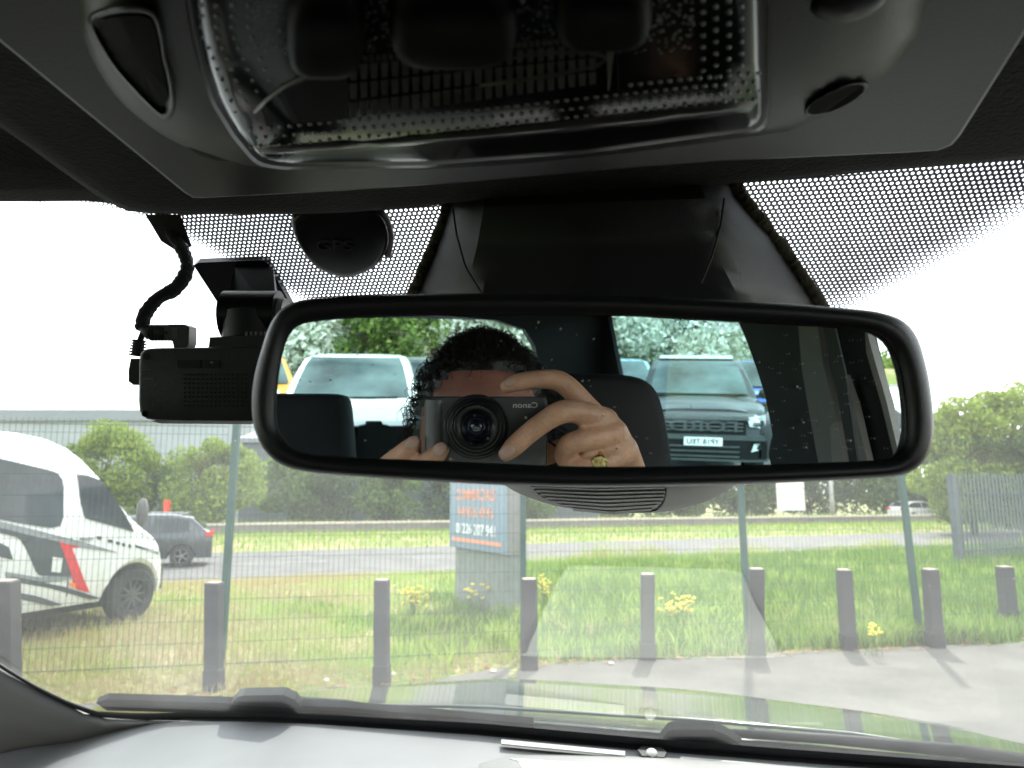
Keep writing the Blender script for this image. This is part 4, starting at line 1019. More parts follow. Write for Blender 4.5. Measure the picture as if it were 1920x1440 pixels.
# bank with glare-pale trees behind the yard
bm_ = []
bx = np.linspace(-45, 45, 61); by = np.linspace(-60, -20, 24)
X, Y = np.meshgrid(bx, by); Z = 4.2 * sst(0, 14, (-22 - Y)) + .25 * np.sin(X * .9) * np.cos(Y * .7) - .3
Z = Z * (1 - .65 * sst(4, 22, X))
nx = len(bx)
tag(mo('bank', np.stack([X.ravel(), Y.ravel(), Z.ravel()], 1), [(j * nx + i, j * nx + i + 1, (j + 1) * nx + i + 1, (j + 1) * nx + i) for j in range(len(by) - 1) for i in range(nx - 1)], GRD, smooth=True), 'grassy bank behind the yard', kind='structure')
bk = [(540, 24, 7.2, 3.2, LF3), (640, 26, 8.5, 3.4, LF3), (735, 24, 8, 2.6, LF4), (820, 27, 8.5, 3.2, LF3), (900, 25, 8, 3, LF3), (990, 26, 8.5, 3.3, LF3), (470, 25, 7, 3.2, LF4),
      (1130, 27, 7.5, 3.2, LF3), (1210, 28, 7.8, 3.3, LF3), (1300, 27, 7.2, 3.2, LF3), (1390, 29, 7.0, 3.0, LF3), (1470, 30, 6.0, 3.0, LF4), (1050, 28, 8, 3.2, LF4)]
for k, (u, d, H_, R_, lm_) in enumerate(bk):
    p = V(u, 700, d); nm = {id(LF3): 'pale glare-washed', id(LF1): 'bright green', id(LF4): 'mid green'}[id(lm_)]
    lb = ['behind the white pickup cab', 'above the white pickup roof', 'left of the head', 'just behind the head', 'right behind the head', 'by the rear pillar', 'at the far left of the mirror', 'left in the rear door window', 'above the pale blue pickup', 'above the dark pickup', 'above the blue pickup', 'behind the door pillar', 'between the rear windows'][k]
    tree((p.x, p.y, -.1), H_, R_, lm_, 7000, nm + ' tree on the bank, ' + lb + ' in the mirror', seed=50 + k, leaf=.2, trunk_h=.08, grp='trees on the bank behind', stems=2)
# white car and far trees seen through the driver's window
p = V(1715, 760, 9.6)
passing_car(Vec((p.x, p.y, 0)), rad(75), WHT, 'white car parked to the right behind, seen at the right tip of the mirror', hgt=1.42, name='parked_car')
for k, (u, d) in enumerate([(1640, 62), (1690, 66), (1740, 60)]):
    p = V(u, 690, d); tree((p.x, p.y, -.2), 2.0, 4.6, LF4, 3500, 'far tree beyond the white car in the mirror, ' + ['left', 'middle', 'right'][k] + ' of three', seed=90 + k, trunk_h=.05, leaf=.3, grp='far trees beyond the white car')

# =====================================================================================
#                                   INSIDE THE CAB
# =====================================================================================
cab = thing('pickup_cab', car(0, -.3, -1.0), 'dark interior and bonnet of the pickup the photo is taken from, around its windscreen', 'pickup')
print('pillar', incar(WS(0, 1250)), incar(WS(180, 1340)), incar(WS(1920, 1448)), 'hdr', incar(WS(300, 400)), incar(WS(1920, 298)))
WSG = glass('windscreen_glass', (.93, .965, .94), refl_mul=1.6, dust=.045, dscale=4.0)
ytop = .36; k_ = (WS_B[1] - WS_T[1]) / (WS_B[0] - WS_T[0])
def wsc(x, y): return car(x, y, WS_T[1] + (y - WS_T[0]) * k_)
v = []; fs = []
mo('windscreen', [wsc(-1.04, ytop), wsc(.70, ytop), wsc(.70, 1.17), wsc(-1.04, 1.17)], [(0, 1, 2, 3)], WSG, cab)

# --- dotted frit band: real print on the glass, round clear holes in black film, its colour lifted to purple grey glare
def frit_mat():
    m = bpy.data.materials.new('dotted_glare_frit'); m.use_nodes = True
    t = m.node_tree; t.nodes.clear(); n = t.nodes.new; l = t.links.new
    o = n('ShaderNodeOutputMaterial'); uv = n('ShaderNodeUVMap'); uv.uv_map = 'UVMap'
    def hexd(off):
        a = n('ShaderNodeVectorMath'); a.operation = 'ADD'; a.inputs[1].default_value = off; l(uv.outputs[0], a.inputs[0])
        f = n('ShaderNodeVectorMath'); f.operation = 'WRAP'; f.inputs[1].default_value = (.5, .8660, 1); f.inputs[2].default_value = (-.5, -.8660, -1)
        l(a.outputs[0], f.inputs[0])
        le = n('ShaderNodeVectorMath'); le.operation = 'LENGTH'; l(f.outputs[0], le.inputs[0]); return le
    d1, d2 = hexd((0, 0, 0)), hexd((.5, .8660, 0))
    mn = n('ShaderNodeMath'); mn.operation = 'MINIMUM'; l(d1.outputs['Value'], mn.inputs[0]); l(d2.outputs['Value'], mn.inputs[1])
    at = n('ShaderNodeAttribute'); at.attribute_name = 'hole'
    lt = n('ShaderNodeMath'); lt.operation = 'LESS_THAN'; l(mn.outputs[0], lt.inputs[0]); l(at.outputs['Fac'], lt.inputs[1])
    B = n('ShaderNodeBsdfPrincipled'); B.inputs['Base Color'].default_value = (.17, .155, .21, 1); B.inputs['Roughness'].default_value = .5
    tr = n('ShaderNodeBsdfTransparent'); mx = n('ShaderNodeMixShader')
    l(lt.outputs[0], mx.inputs[0]); l(B.outputs[0], mx.inputs[1]); l(tr.outputs[0], mx.inputs[2]); l(mx.outputs[0], o.inputs[0])
    return m
FRM = frit_mat()
PITCHM = .0031
def frit(name, top, bot, par, fade=.030, base=.285, n=70, m=16):
    T = lin(top, n); Bt = lin(bot, n); v = []; uvs = []; ho = []
    bp = [WS(*p, .003) for p in lin(bot, 200)]
    bp_ = np.array([list(p) for p in bp])
    for j in range(m):
        f = j / (m - 1)
        for i in range(n):
            p = WS(*(T[i] * (1 - f) + Bt[i] * f), .003); v.append(p)
            q = p - WS0; uvs.append((q.dot(CR) / PITCHM, q.dot(WSD) / PITCHM))
            d = float(np.min(np.linalg.norm(bp_ - np.array(list(p)), axis=1)))
            ho.append(base + (.60 - base) * max(0, 1 - d / fade) ** 1.1)
    fs = [(j * n + i, j * n + i + 1, (j + 1) * n + i + 1, (j + 1) * n + i) for j in range(m - 1) for i in range(n - 1)]
    o = mo(name, v, fs, FRM, par); me = o.data
    ul = me.uv_layers.new(name='UVMap'); idx = [q for f in fs for q in f]
    ul.data.foreach_set('uv', np.array([uvs[q] for q in idx], np.float32).ravel())
    a = me.attributes.new('hole', 'FLOAT', 'POINT'); a.data.foreach_set('value', np.array(ho, np.float32))
    return o
frit('dotted_band', [(-400, 372), (-100, 372), (200, 365), (400, 380), (620, 385), (760, 372), (850, 370)], [(-400, 376), (0, 396), (150, 399), (255, 418), (350, 462), (440, 510), (540, 566), (620, 600), (770, 600)], cab, fade=.016)
frit('dotted_band', [(1350, 325), (1500, 312), (1700, 297), (1920, 280), (2400, 235)], [(1545, 620), (1610, 600), (1700, 556), (1920, 432), (2400, 180)], cab, fade=.028)

# --- headlining with overhead pod
hdr = [(-500, 372), (-200, 374), (0, 378), (200, 377), (250, 398), (330, 402), (620, 402), (840, 383), (1100, 366), (1370, 346), (1640, 322), (1920, 299), (2300, 262)]
E = lin(hdr, 60)
R = []
for (dv, zf, zz) in [(0, 0, 0), (-4, 1, -.004), (-22, 1, -.006), (-60, 1, -.002), (-110, 1, .006), (-200, 1, .010), (-420, 1, .014), (-760, 1, .016)]:
    row = []
    for u, v_ in E:
        e = WS(u, v_, .004); row.append(e if dv == 0 else HZ(u, v_ + dv, (e - C).z + zz + .003))
    R.append(row)
mb = MB(); mb.add(*rings(R, False)); mb.build('headlining', CLOTH, cab, smooth=True, fix=False)
mb = MB(); mb.box((0, 0, 0), (1.62, 2.2, .012), frame(CR, CF, CZ, car(-.04, -.86, .205))); mb.build('roof_lining', CLOTH, cab)
mb = MB(); mb.add(*rings([[car(x_, y_, z_) for x_, y_ in [(-.84, -1.55), (.76, -1.55), (.76, .10), (.70, .36), (-.78, .36), (-.84, .1)]] for z_ in (.235, .26)], True, True, True)); mb.build('roof_panel', GREYD, cab)
# pod rim: soft edge that hangs 12 mm lower
po = [(-120, 150), (-30, 216), (60, 280), (140, 338), (200, 378), (240, 396), (330, 400), (620, 400), (840, 381), (1100, 364), (1370, 344), (1640, 320), (1920, 297), (2150, 275), (2200, 100), (2200, -420), (-120, -420)]
PO = spline(po, 150)
ctr = np.array([950, -60.])
def pod_ring(s, dz): return [HZ(*(ctr + (q - ctr) * s), dz) for q in PO]
mb = MB(); mb.add(*rings([pod_ring(1.0, .168), pod_ring(1.0, .160), pod_ring(.99, .1555), pod_ring(.97, .1545), pod_ring(.4, .1545)], True, False, True)); mb.build('overhead_pod', CLOTH, cab, smooth=True, ang=60)

# sun visor left: shallow padded slab just above the header
vz = [(-420, 120), (-300, 330), (-40, 352), (120, 350), (150, 338), (60, 270), (-60, 180), (-200, 100)]

# =============================== roof console
con = thing('roof_console', HZ(930, 150, .15), 'black overhead console with ribbed clear lamp lens and grey surround above the mirror', 'console')
bz = [(-60, 20), (0, 78), (180, 226), (345, 361), (362, 371), (385, 371), (640, 358), (900, 340), (1100, 322), (1350, 302), (1700, 286), (1760, 282), (1785, 272), (1800, 255), (1860, 160), (1920, 65), (2000, -70), (2000, -420), (-60, -420)]
mb = MB(); top_ = [HZ(u, v_, .1535) for u, v_ in bz]; bot_ = [HZ(u, v_, .1500) for u, v_ in bz]
in_ = [HZ(950 + (u - 950) * .995, v_ - 1.5, .1490) for u, v_ in bz]
mb.add(*rings([top_, bot_, in_], True, False, True)); mb.build('surround', pm('grey_surround', (.0165, .017, .017), .42, bump=.4, bscale=1500), con)
cb = [(150, -420), (150, 10), (157, 70), (185, 135), (240, 205), (330, 268), (430, 302), (520, 316), (800, 318), (1100, 296), (1440, 252), (1510, 234), (1590, 192), (1655, 145), (1692, 100), (1736, 0), (1760, -420)]
CB = spline(cb, 160); cc_ = np.array([930, -120.])
def cring(s, dz, A=CB): return [HZ(*(cc_ + (q - cc_) * s), dz) for q in A]
CONB = pm('console_black', (.0075, .0075, .0075), .42, bump=.35, bscale=1500)
mb = MB(); mb.add(*rings([cring(1.0, .1492), cring(.992, .1475), cring(.975, .1440), cring(.95, .1405), cring(.90, .1365), cring(.8, .134), cring(.4, .1335)], True, False, True)); mb.build('housing', CONB, con, smooth=True, ang=70)
ln_ = [(352, -420), (352, 0), (362, 60), (377, 120), (402, 190), (440, 252), (478, 298), (500, 309), (540, 313), (800, 310), (1100, 288), (1400, 247), (1424, 241), (1434, 228), (1439, 190), (1440, 100), (1438, -420)]
LN_ = lin(ln_, 220, True)
LENSM = pm('smoked_clear_lens', (.006, .009, .009), .14, coat=0, spec=.12, var=.3, nscale=60)
gap = MB(); gap.add(*rings([cring(1.012, .1345, LN_), cring(1.0, .1300, LN_), cring(.98, .1300, LN_)], True)); gap.build('lens_gap', BLKS, con, fix=False)
prof_side = [(1.0, .1380), (.996, .1310), (.987, .1262), (.968, .1215), (.93, .1190), (.87, .1178), (.84, .1175), (.75, .1172), (.4, .117)]
def side_w(i):
    u, v_ = LN_[i]; return float(np.clip((235 - v_) / 90, 0, 1))
def lens_ring(s, dz):
    dz2 = dict(prof_side)[s]
    return [HZ(*(cc_ + (LN_[i] - cc_) * s), dz * (1 - side_w(i)) + dz2 * side_w(i)) for i in range(len(LN_))]
prof = [(1.0, .1380), (.996, .1335), (.987, .1300), (.968, .1268), (.93, .1238), (.87, .1190), (.84, .1180), (.75, .1172), (.4, .117)]
mb = MB(); mb.add(*rings([lens_ring(a, b) for a, b in prof], True, False, True)); lens = mb.build('lamp_lens', LENSM, con, smooth=True, ang=80)
def lens_dz(u, v_):
    """height of the lens skin at a pixel: search scale s by walking from the outline"""
    q = np.array([u, v_]) - cc_; best = 0
    r = np.linalg.norm(q); an = math.atan2(q[1], q[0])
    A = LN_ - cc_; angs = np.arctan2(A[:, 1], A[:, 0]); i = int(np.argmin(np.abs(np.angle(np.exp(1j * (angs - an)))))); s = r / np.linalg.norm(A[i])
    w_ = side_w(i); return float(np.interp(s, [a for a, b in prof][::-1], [b * (1 - w_) + c * w_ for (a, b), (a2, c) in zip(prof, prof_side)][::-1]))
def LP(u, v_, out_=0.0): return HZ(u, v_, lens_dz(u, v_) - out_)
CLR = pm('clear_prism', (.24, .28, .26), .15, spec=1, coat=.5, var=.4, nscale=200)
PRM = pm('frosted_prism', (.13, .145, .125), .35, spec=.5, var=.3, nscale=120)
bd = MB(); ml = lambda u: np.interp(u, [460, 650, 900, 1100, 1300, 1430], [243, 226, 205, 183, 162, 152])
for row, (o, du) in enumerate([(0, 0), (17, 9), (33, 0), (-16, 9)]):
    for u in np.arange(470 + du, 1430, 18.5):
        if row == 3 and not (1180 < u): continue
        sc = .2 / FPX; bd.ball(LP(u, ml(u) + o, 0), 4.0 * .28 / FPX, 6, (1, .8, .9))
for c_, u0 in enumerate([378, 402, 428, 456]):
    for v_ in np.arange(-30, 235, 20):
        u = u0 + c_ * 4 + max(0, v_ - 60) * .42
        if v_ > 225 - c_ * 20: continue
        bd.ball(LP(u, v_, 0), 3.2 * .26 / FPX, 6, (1, 1, .8))
for c_ in range(4):
    for v_ in np.arange(0, 140, 22):
        bd.ball(LP(1318 + c_ * 24, v_ + 12 * (c_ % 2), 0), 3.8 * .26 / FPX, 6, (1, 1, .8))
# stipple over the upper field
for _ in range(900):
    u = random.uniform(470, 1300); v_ = random.uniform(-20, 100)
    bd.ball(LP(u, v_, 0), random.uniform(1.4, 2.8) * .24 / FPX, 5, (1, 1, .6))
tag(bd.build('prism_beads', CLR, lens, smooth=True, fix=False), kind='stuff')
cell = MB()
for r_i in range(3):
    for u in np.arange(655, 1118, 19.5):
        f = (u - 650) / 480; v0 = 122 - 42 * f + r_i * (35 - 9 * f); v1 = v0 + 29 - 7 * f
        a, b_, c, d = LP(u, v0, .0008), LP(u + 15, v0 - 1.2, .0008), LP(u + 13, v1, .0028), LP(u + 2.5, v1 + 1, .0028)
        e, f2, g, h = LP(u, v0, -.001), LP(u + 15, v0 - 1.2, -.001), LP(u + 13, v1, -.001), LP(u + 2.5, v1 + 1, -.001)
        cell.add([a, b_, c, d, e, f2, g, h], [(0, 1, 2, 3), (0, 4, 5, 1), (1, 5, 6, 2), (2, 6, 7, 3), (3, 7, 4, 0)])
tag(cell.build('prism_cells', PRM, lens, fix=False), kind='stuff')
ribs = MB()
for u in np.arange(660, 1130, 12):
    f = (u - 650) / 480; v0 = 106 - 42 * f
    ribs.tube([LP(u, v0, -.0004), LP(u + 1, v0 + 12, .0006)], .0008, 4)
tag(ribs.build('fine_ribs', PRM, lens, fix=False), kind='stuff')
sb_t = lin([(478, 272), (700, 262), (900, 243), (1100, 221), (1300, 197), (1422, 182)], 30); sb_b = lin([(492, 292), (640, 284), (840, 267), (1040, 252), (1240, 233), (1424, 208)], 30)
mb = MB(); mb.add(*rings([[LP(*q, -.0004) for q in sb_t], [LP(*q, .0009) for q in sb_t * .8 + sb_b * .2], [LP(*q, .0009) for q in sb_t * .2 + sb_b * .8], [LP(*q, -.0004) for q in sb_b]], False)); mb.build('reflection_strip', pm('painted_reflection', (.085, .08, .088), .25, var=.25, nscale=70), lens, smooth=True, fix=False)  # pale band on the lens paints in a reflection of the sky
mb = MB(); mb.prism([LP(1136, 62, .001), LP(1156, 60, .001), LP(1160, 160, .0012), LP(1157, 285, .0012), LP(1141, 286, .0012), LP(1140, 160, .0012)], (0, 0, .002)); mb.build('divider_bar', PRM, lens)
mb = MB(); q = [(490, 205), (530, 172), (580, 146), (640, 128), (655, 160), (655, 222), (560, 230), (500, 236)]; mb.prism([LP(a, b, .0006) for a, b in q], (0, 0, .001)); mb.build('dark_reflector', pm('reflector_black', (.002, .002, .002), .5, spec=.08), lens)
mb = MB(); mb.tube([LP(u, v_, .0004) for u, v_ in [(478, 210), (500, 188), (530, 165), (580, 140), (640, 122)]], .0006, 6); mb.build('reflector_rim', PRM, lens, smooth=True)
mb = MB(); mb.tube([LP(u, v_, .0004) for u, v_ in [(880, 118), (1000, 100), (1100, 96), (1140, 106), (1120, 122), (1040, 140), (900, 160)]], .0007, 6); mb.build('bulb_tube', PRM, lens, smooth=True)
for u0, v0, w_, h_, o in [(612, 30, 74, 78, 1), (850, 15, 120, 74, 1), (1130, -10, 92, 62, 1)]:
    c = LP(u0, v0, 0); q = MB()
    R = []
    for s, dz in [(1, -.001), (1, .004), (.92, .0075), (.7, .009), (.3, .0085)]:
        R.append([LP(u0 + w_ * s * (abs(math.cos(t)) ** .6) * (1 if math.cos(t) > 0 else -1), v0 + h_ * s * (abs(math.sin(t)) ** .6) * (1 if math.sin(t) > 0 else -1), 0) - CZ * dz for t in np.linspace(0, 2 * math.pi, 28, endpoint=False)])
    q.add(*rings(R, True, False, True)); q.build('push_button', pm('button_black', (.0018, .0018, .0018), .55, spec=.08), con, smooth=True, ang=70)
# left recess with flowing ridge, right oval opening
def HB(u, v_, out_=0.0):
    q = np.array([u, v_]) - cc_; an = math.atan2(q[1], q[0]); A = CB - cc_; angs = np.arctan2(A[:, 1], A[:, 0]); i = int(np.argmin(np.abs(np.angle(np.exp(1j * (angs - an)))))); s = np.linalg.norm(q) / np.linalg.norm(A[i])
    dz = float(np.interp(s, [.4, .8, .9, .95, .975, .992, 1.0], [.1335, .134, .1365, .1405, .144, .1475, .1492])); return HZ(u, v_, dz - out_)
rd = spline([(172, 40), (215, 20), (280, 22), (300, 60), (308, 110), (318, 150), (322, 200), (302, 214), (250, 165), (205, 110)], 50)
c_r = rd.mean(0)
mb = MB(); mb.add(*rings([[HB(*(c_r + (q - c_r) * s), d) for q in rd] for s, d in [(1.10, -.001), (1.06, .0028), (1.0, .0032), (.93, .0006), (.6, .0004)]], True, False, True)); mb.build('recess', CONB, con, smooth=True, ang=80)
mb = MB(); mb.add(*rings([[HB(*(c_r + (q - c_r) * s), d) for q in rd] for s, d in [(.86, .0012), (.3, .0012)]], True, False, True)); mb.build('recess_shade', pm('recess_shade_black', (.003, .003, .003), .7, spec=.1), con, smooth=True)  # black sheet on the housing paints the recess shade
ov = [(1568 + 58 * math.cos(t) * .93 + 16 * math.sin(t) * .37, 186 - 58 * math.cos(t) * .42 + 16 * math.sin(t)) for t in np.linspace(0, 2 * math.pi, 30, endpoint=False)]
ov = np.array(ov); c_o = ov.mean(0)
mb = MB(); mb.add(*rings([[HB(*(c_o + (q - c_o) * s), d) for q in ov] for s, d in [(1.14, -.001), (1.08, .0030), (.98, .0036), (.94, .0028)]], True)); mb.build('slot_rim', CONB, con, smooth=True)
mb = MB(); mb.add([HB(*q, .0034) for q in ov], [tuple(range(30))]); mb.build('oval_shade', pm('oval_shade_black', (.002, .002, .002), .9, var=0, spec=.1), con, fix=False)  # flat black disc paints the dark of the oval opening
sl_ = [(350, 275), (372, 281), (432, 303), (405, 301), (372, 290)]
mb = MB(); mb.add([HB(*q, .0012) for q in sl_], [tuple(range(5))]); mb.build('notch', RUB, con, fix=False)
kn = HB(1590, 0, 0); mb = MB(); mb.ball(kn, .008, 14, (1.3, 1, .5)); mb.build('microphone_boss', CONB, con, smooth=True)

# =============================== sensor housing behind the mirror
sh = thing('sensor_housing', WS(1120, 560, .03), 'black plastic camera and sensor housing on the windscreen behind the mirror, grey louvres below', 'sensor housing')
rows = [  # v-left, per row: list of (u, v, off from glass)
    [(842, 376, .004), (862, 372, .016), (905, 366, .030), (1100, 352, .034), (1320, 340, .030), (1355, 338, .016), (1376, 340, .004)],
    [(838, 392, .004), (858, 390, .020), (905, 388, .040), (1100, 380, .046), (1325, 372, .040), (1362, 366, .020), (1390, 376, .004)],
    [(815, 460, .004), (846, 458, .026), (895, 456, .052), (1100, 450, .060), (1345, 440, .052), (1415, 440, .026), (1458, 452, .004)],
    [(776, 556, .004), (822, 556, .032), (890, 556, .062), (1110, 552, .070), (1375, 552, .062), (1470, 560, .032), (1540, 572, .004)],
    [(770, 700, .004), (815, 700, .034), (890, 700, .066), (1120, 700, .075), (1380, 700, .066), (1480, 700, .034), (1550, 700, .004)]]
R = []
RR_ = [lin([(*p,) for p in r], 25) for r in rows]
for k in range(len(RR_) - 1):
    for f in np.linspace(0, 1, 6, endpoint=(k == len(RR_) - 2)):
        R.append([WS(*(RR_[k][i] * (1 - f) + RR_[k + 1][i] * f)[:2], float((RR_[k][i] * (1 - f) + RR_[k + 1][i] * f)[2])) for i in range(25)])
mb = MB(); mb.add(*rings(R, False)); mb.build('cover', pm('housing_black', (.013, .0135, .015), .45, bump=.3, bscale=1200), sh, smooth=True, ang=28)
# panel seams
for pts in ([(848, 385, .031), (856, 440, .038), (872, 500, .052), (905, 553, .066)], [(1358, 372, .028), (1352, 420, .044), (1335, 480, .058), (1315, 530, .068)]):
    mb = MB(); mb.tube([WS(u, v_, o + .002) for u, v_, o in lin(pts, 14)], .0006, 5); mb.build('seam', RUB, sh)
# lower bowl in grey, seen below the mirror
brow = []
for f, off in [(0, 0), (.35, 1), (.7, 2), (1, 3)]: pass
top_l = lin([(925, 880), (1000, 880), (1120, 880), (1250, 880), (1400, 880)], 31)
low = spline([(935, 903), (975, 926), (1040, 948), (1110, 958), (1180, 962), (1250, 959), (1310, 945), (1350, 928), (1385, 905)], 31, False)
R = []
for f in np.linspace(0, 1, 9):
    row = []
    for i in range(31):
        uv_ = top_l[i] * (1 - f) + low[i] * f; edge_f = abs(i - 15) / 15
        d = .430 + .05 * f ** 2 + .03 * edge_f ** 2
        row.append(P(*uv_, d))
    R.append(row)
R.append([P(*low[i], .56) for i in range(31)])
mb = MB(); mb.add(*rings(R, False)); mb.build('lower_cover', GREYL, sh, smooth=True, ang=50, fix=False)
lv0 = [(992, 914), (1245, 914)]
for k in range(7):
    v_ = 914 + k * 6.6; ul = [996, 1003, 1012, 1022, 1036, 1052, 1074][k]; ur = [1246, 1247, 1246, 1244, 1240, 1233, 1222][k]
    mb = MB()
    pa = lin([(ul, v_ - 1), ((ul + ur) / 2, v_ + 3 + k * .5), (ur, v_)], 12)
    vs_ = []; 
    def dd(u, v__): 
        f = min(1, max(0, (v__ - 880) / 80)); e = abs(u - 1165) / 235; return .430 + .05 * f * f + .03 * e * e
    rows2 = [[P(u, q, dd(u, q) - .0044) for u, q in pa], [P(u, q + 4.6, dd(u, q + 4) - .0016) for u, q in pa], [P(u, q + 5.4, dd(u, q + 5) - .0005) for u, q in pa]]
    mb.add(*rings(rows2, False)); mb.build('louvre', GREYL, sh, fix=False)
mb = MB(); rr_ = [(996, 911), (1100, 916), (1249, 912), (1247, 935), (1235, 955), (1215, 959), (1120, 958), (1060, 948), (1015, 930)]
mb.tube([P(u, v_, dd(u, v_) - .0012) for u, v_ in lin(rr_ + rr_[:1], 50)], .0007, 5); mb.build('grille_groove', RUB, sh)
# foam strips
for pts, w_ in (([(842, 380), (828, 425), (805, 480), (772, 552), (764, 575)], .0034), ([(1372, 340), (1392, 375), (1440, 435), (1490, 500), (1528, 556), (1545, 585)], .0042)):
    mb = MB(); q = lin(pts, 90); rr = random.Random(3)
    mb.tube([WS(u, v_, .006) + Vec((rr.uniform(-1, 1), rr.uniform(-1, 1), rr.uniform(-1, 1))) * .0006 for u, v_ in q], [w_ * rr.uniform(.85, 1.2) for _ in q], 9)
    mb.build('foam_seal', FOAM, sh, smooth=True)

# =============================== gps puck
gp = thing('gps_sensor', WS(640, 455, .01), 'round black GPS puck stuck to the dotted band left of the housing', 'sensor')
ol = spline([(546, 415), (556, 399), (590, 388), (640, 384), (690, 390), (718, 408), (729, 440), (724, 472), (700, 502), (655, 519), (612, 511), (577, 483), (555, 447)], 60)
cg = ol.mean(0)
def gring(s, o, A=ol): return [WS(*(cg + (q - cg) * s), o) for q in A]
mb = MB(); mb.add(*rings([gring(1, .004), gring(.995, .011), gring(.97, .014), gring(.9, .0155), gring(.3, .0165)], True, False, True)); mb.build('puck_body', BLKS, gp, smooth=True, ang=50)
mb = MB(); mb.tube([WS(u, v_, .006) for u, v_ in spline([(688, 388), (718, 402), (732, 440), (727, 480)], 20, False)], .0022, 8); mb.build('pale_rim', GREYL, gp, smooth=True)
gx = (WS(670, 455, .018) - WS(600, 455, .018)).normalized(); gy = WSN.cross(gx).normalized()
if gy.z < 0: gy = -gy
text('GPS', .01, frame(gx, gy, WSN, WS(628, 459, .0165)), pm('embossed_grey', (.014, .014, .015), .35), 'lettering', gp, ext=.0008, fit=(.024, .008), shear=.2)

# =============================== dash camera
dc = thing('dash_camera', P(370, 720, .41), 'black box shaped dash camera hanging from a windscreen mount, left of the mirror', 'dash camera')
def PB(pxs_, d, dv=None, back=None): return [P(u, v_, d) for u, v_ in pxs_]
body_o = spline([(262, 672), (268, 658), (284, 653), (330, 652), (440, 650), (560, 649), (620, 650), (628, 680), (628, 760), (612, 790), (480, 791), (340, 790), (285, 787), (268, 780), (261, 762), (261, 715)], 90)
cb_ = body_o.mean(0)
def dring(s, d): return [P(*(cb_ + (q - cb_) * np.array([1 - (1 - s) * .35, s])), d) for q in body_o]
nb = FW
R = [dring(.93, .4002), dring(.97, .4004), dring(1.0, .402), dring(1.0, .410)]
R.append([p + nb * .020 for p in dring(1.0, .410)]); R.append([p + nb * .022 for p in dring(.95, .410)])
mb = MB(); mb.add(*rings(R, True, True, True)); mb.build('camera_body', BLK, dc, smooth=True, ang=40)
mb = MB(); mb.tube([P(u, v_, .4008) for u, v_ in [(335, 655), (332, 720), (330, 786)]], .0003, 5); mb.build('seam', RUB, dc)
bf = FW
for a, b_, c, d, nm in [(333, 675, 376, 690, 'push_button'), (384, 675, 411, 690, 'push_button')]:
    mb = MB(); mb.prism([P(a, b_, .3995), P(c, b_, .3995), P(c, d, .3995), P(a, d, .3995)], FW * .003); mb.build(nm, BLKS, dc)
for k in range(2):
    mb = MB(); r_ = .0008 + .0008 * k; cpt = P(397, 684, .3993)
    mb.tube([cpt + RT * math.sin(t) * r_ + UP * math.cos(t) * r_ for t in np.linspace(-.7, .7, 8)], .0002, 4); mb.build('wireless_mark', GREYL, dc)
for k in range(2):
    mb = MB(); mb.prism([P(262, 692 + 17 * k, .3998), P(284 + 4 * k, 692 + 17 * k, .3998), P(284 + 4 * k, 694 + 17 * k, .3998), P(262, 694 + 17 * k, .3998)], FW * .001); mb.build('printed_mark', GREY, dc)
# speaker holes
mb = MB()
for r_i in range(8):
    for c_ in range(15):
        mb.box((0, 0, 0), (.0011, .0009, .0005), frame(RT, UP, FW, P(345 + c_ * 8.2, 702 + r_i * 8.4, .3998)))
tag(mb.build('speaker_holes', RUB, dc), kind='stuff')
for u, v_ in [(275, 668), (272, 776)]:
    mb = MB(); mb.tube([P(u, v_, .3995), P(u, v_, .402)], .0018, 10); mb.build('screw', RUB, dc)
mb = MB(); mb.prism([P(283, 789, .403), P(470, 791, .403), P(470, 795.5, .41), P(300, 794, .41)], FW * .016); mb.build('lit_lower_edge', GREY, dc)  # lit line along the bottom face painted as a grey edge
mb = MB(); mb.prism([P(391, 651, .407), P(498, 650, .407), P(498, 628, .407), P(393, 632, .407)], FW * .016); mb.build('mount_foot', BLK, dc)
mb = MB(); mb.tube([P(468, 640, .425), P(468, 590, .428)], [.0155, .0155], 20); mb.build('mount_neck', BLK, dc, smooth=True, ang=40)
mb = MB(); pc = P(472, 592, .43); mb.tube([pc - RT * .0155, pc + RT * .017], .0150, 24); mb.build('hinge', BLKS, dc, smooth=True, ang=40)
mb = MB(); mb.tube([pc + RT * .0175, pc + RT * .021], .0105, 18); mb.build('hinge_cap', GREYL, dc, smooth=True, ang=40)
mb = MB()
q = [(425, 560), (520, 560), (528, 500), (450, 500)]
mb.add(*rings([[P(420, 600, .42), P(520, 600, .42), P(520, 600, .445), P(420, 600, .445)], [WS(432, 540, .006), WS(520, 540, .006), WS(512, 500, .006), WS(440, 500, .006)]], True, True, True)); mb.build('mount_arm', BLKS, dc)
pq = [(368, 490), (376, 485), (490, 480), (503, 482), (510, 492), (562, 588), (556, 596), (440, 592), (428, 584)]
mb = MB(); mb.prism([WS(u, v_, .0005) for u, v_ in pq], WSN * .0045); mb.build('mount_plate', BLKS, dc)
for k in range(5):
    mb = MB(); mb.tube([P(462 + k * 9, 622, .409), P(462 + k * 9, 630, .409)], .0009, 6); mb.build('grip_rib', GREY, dc)
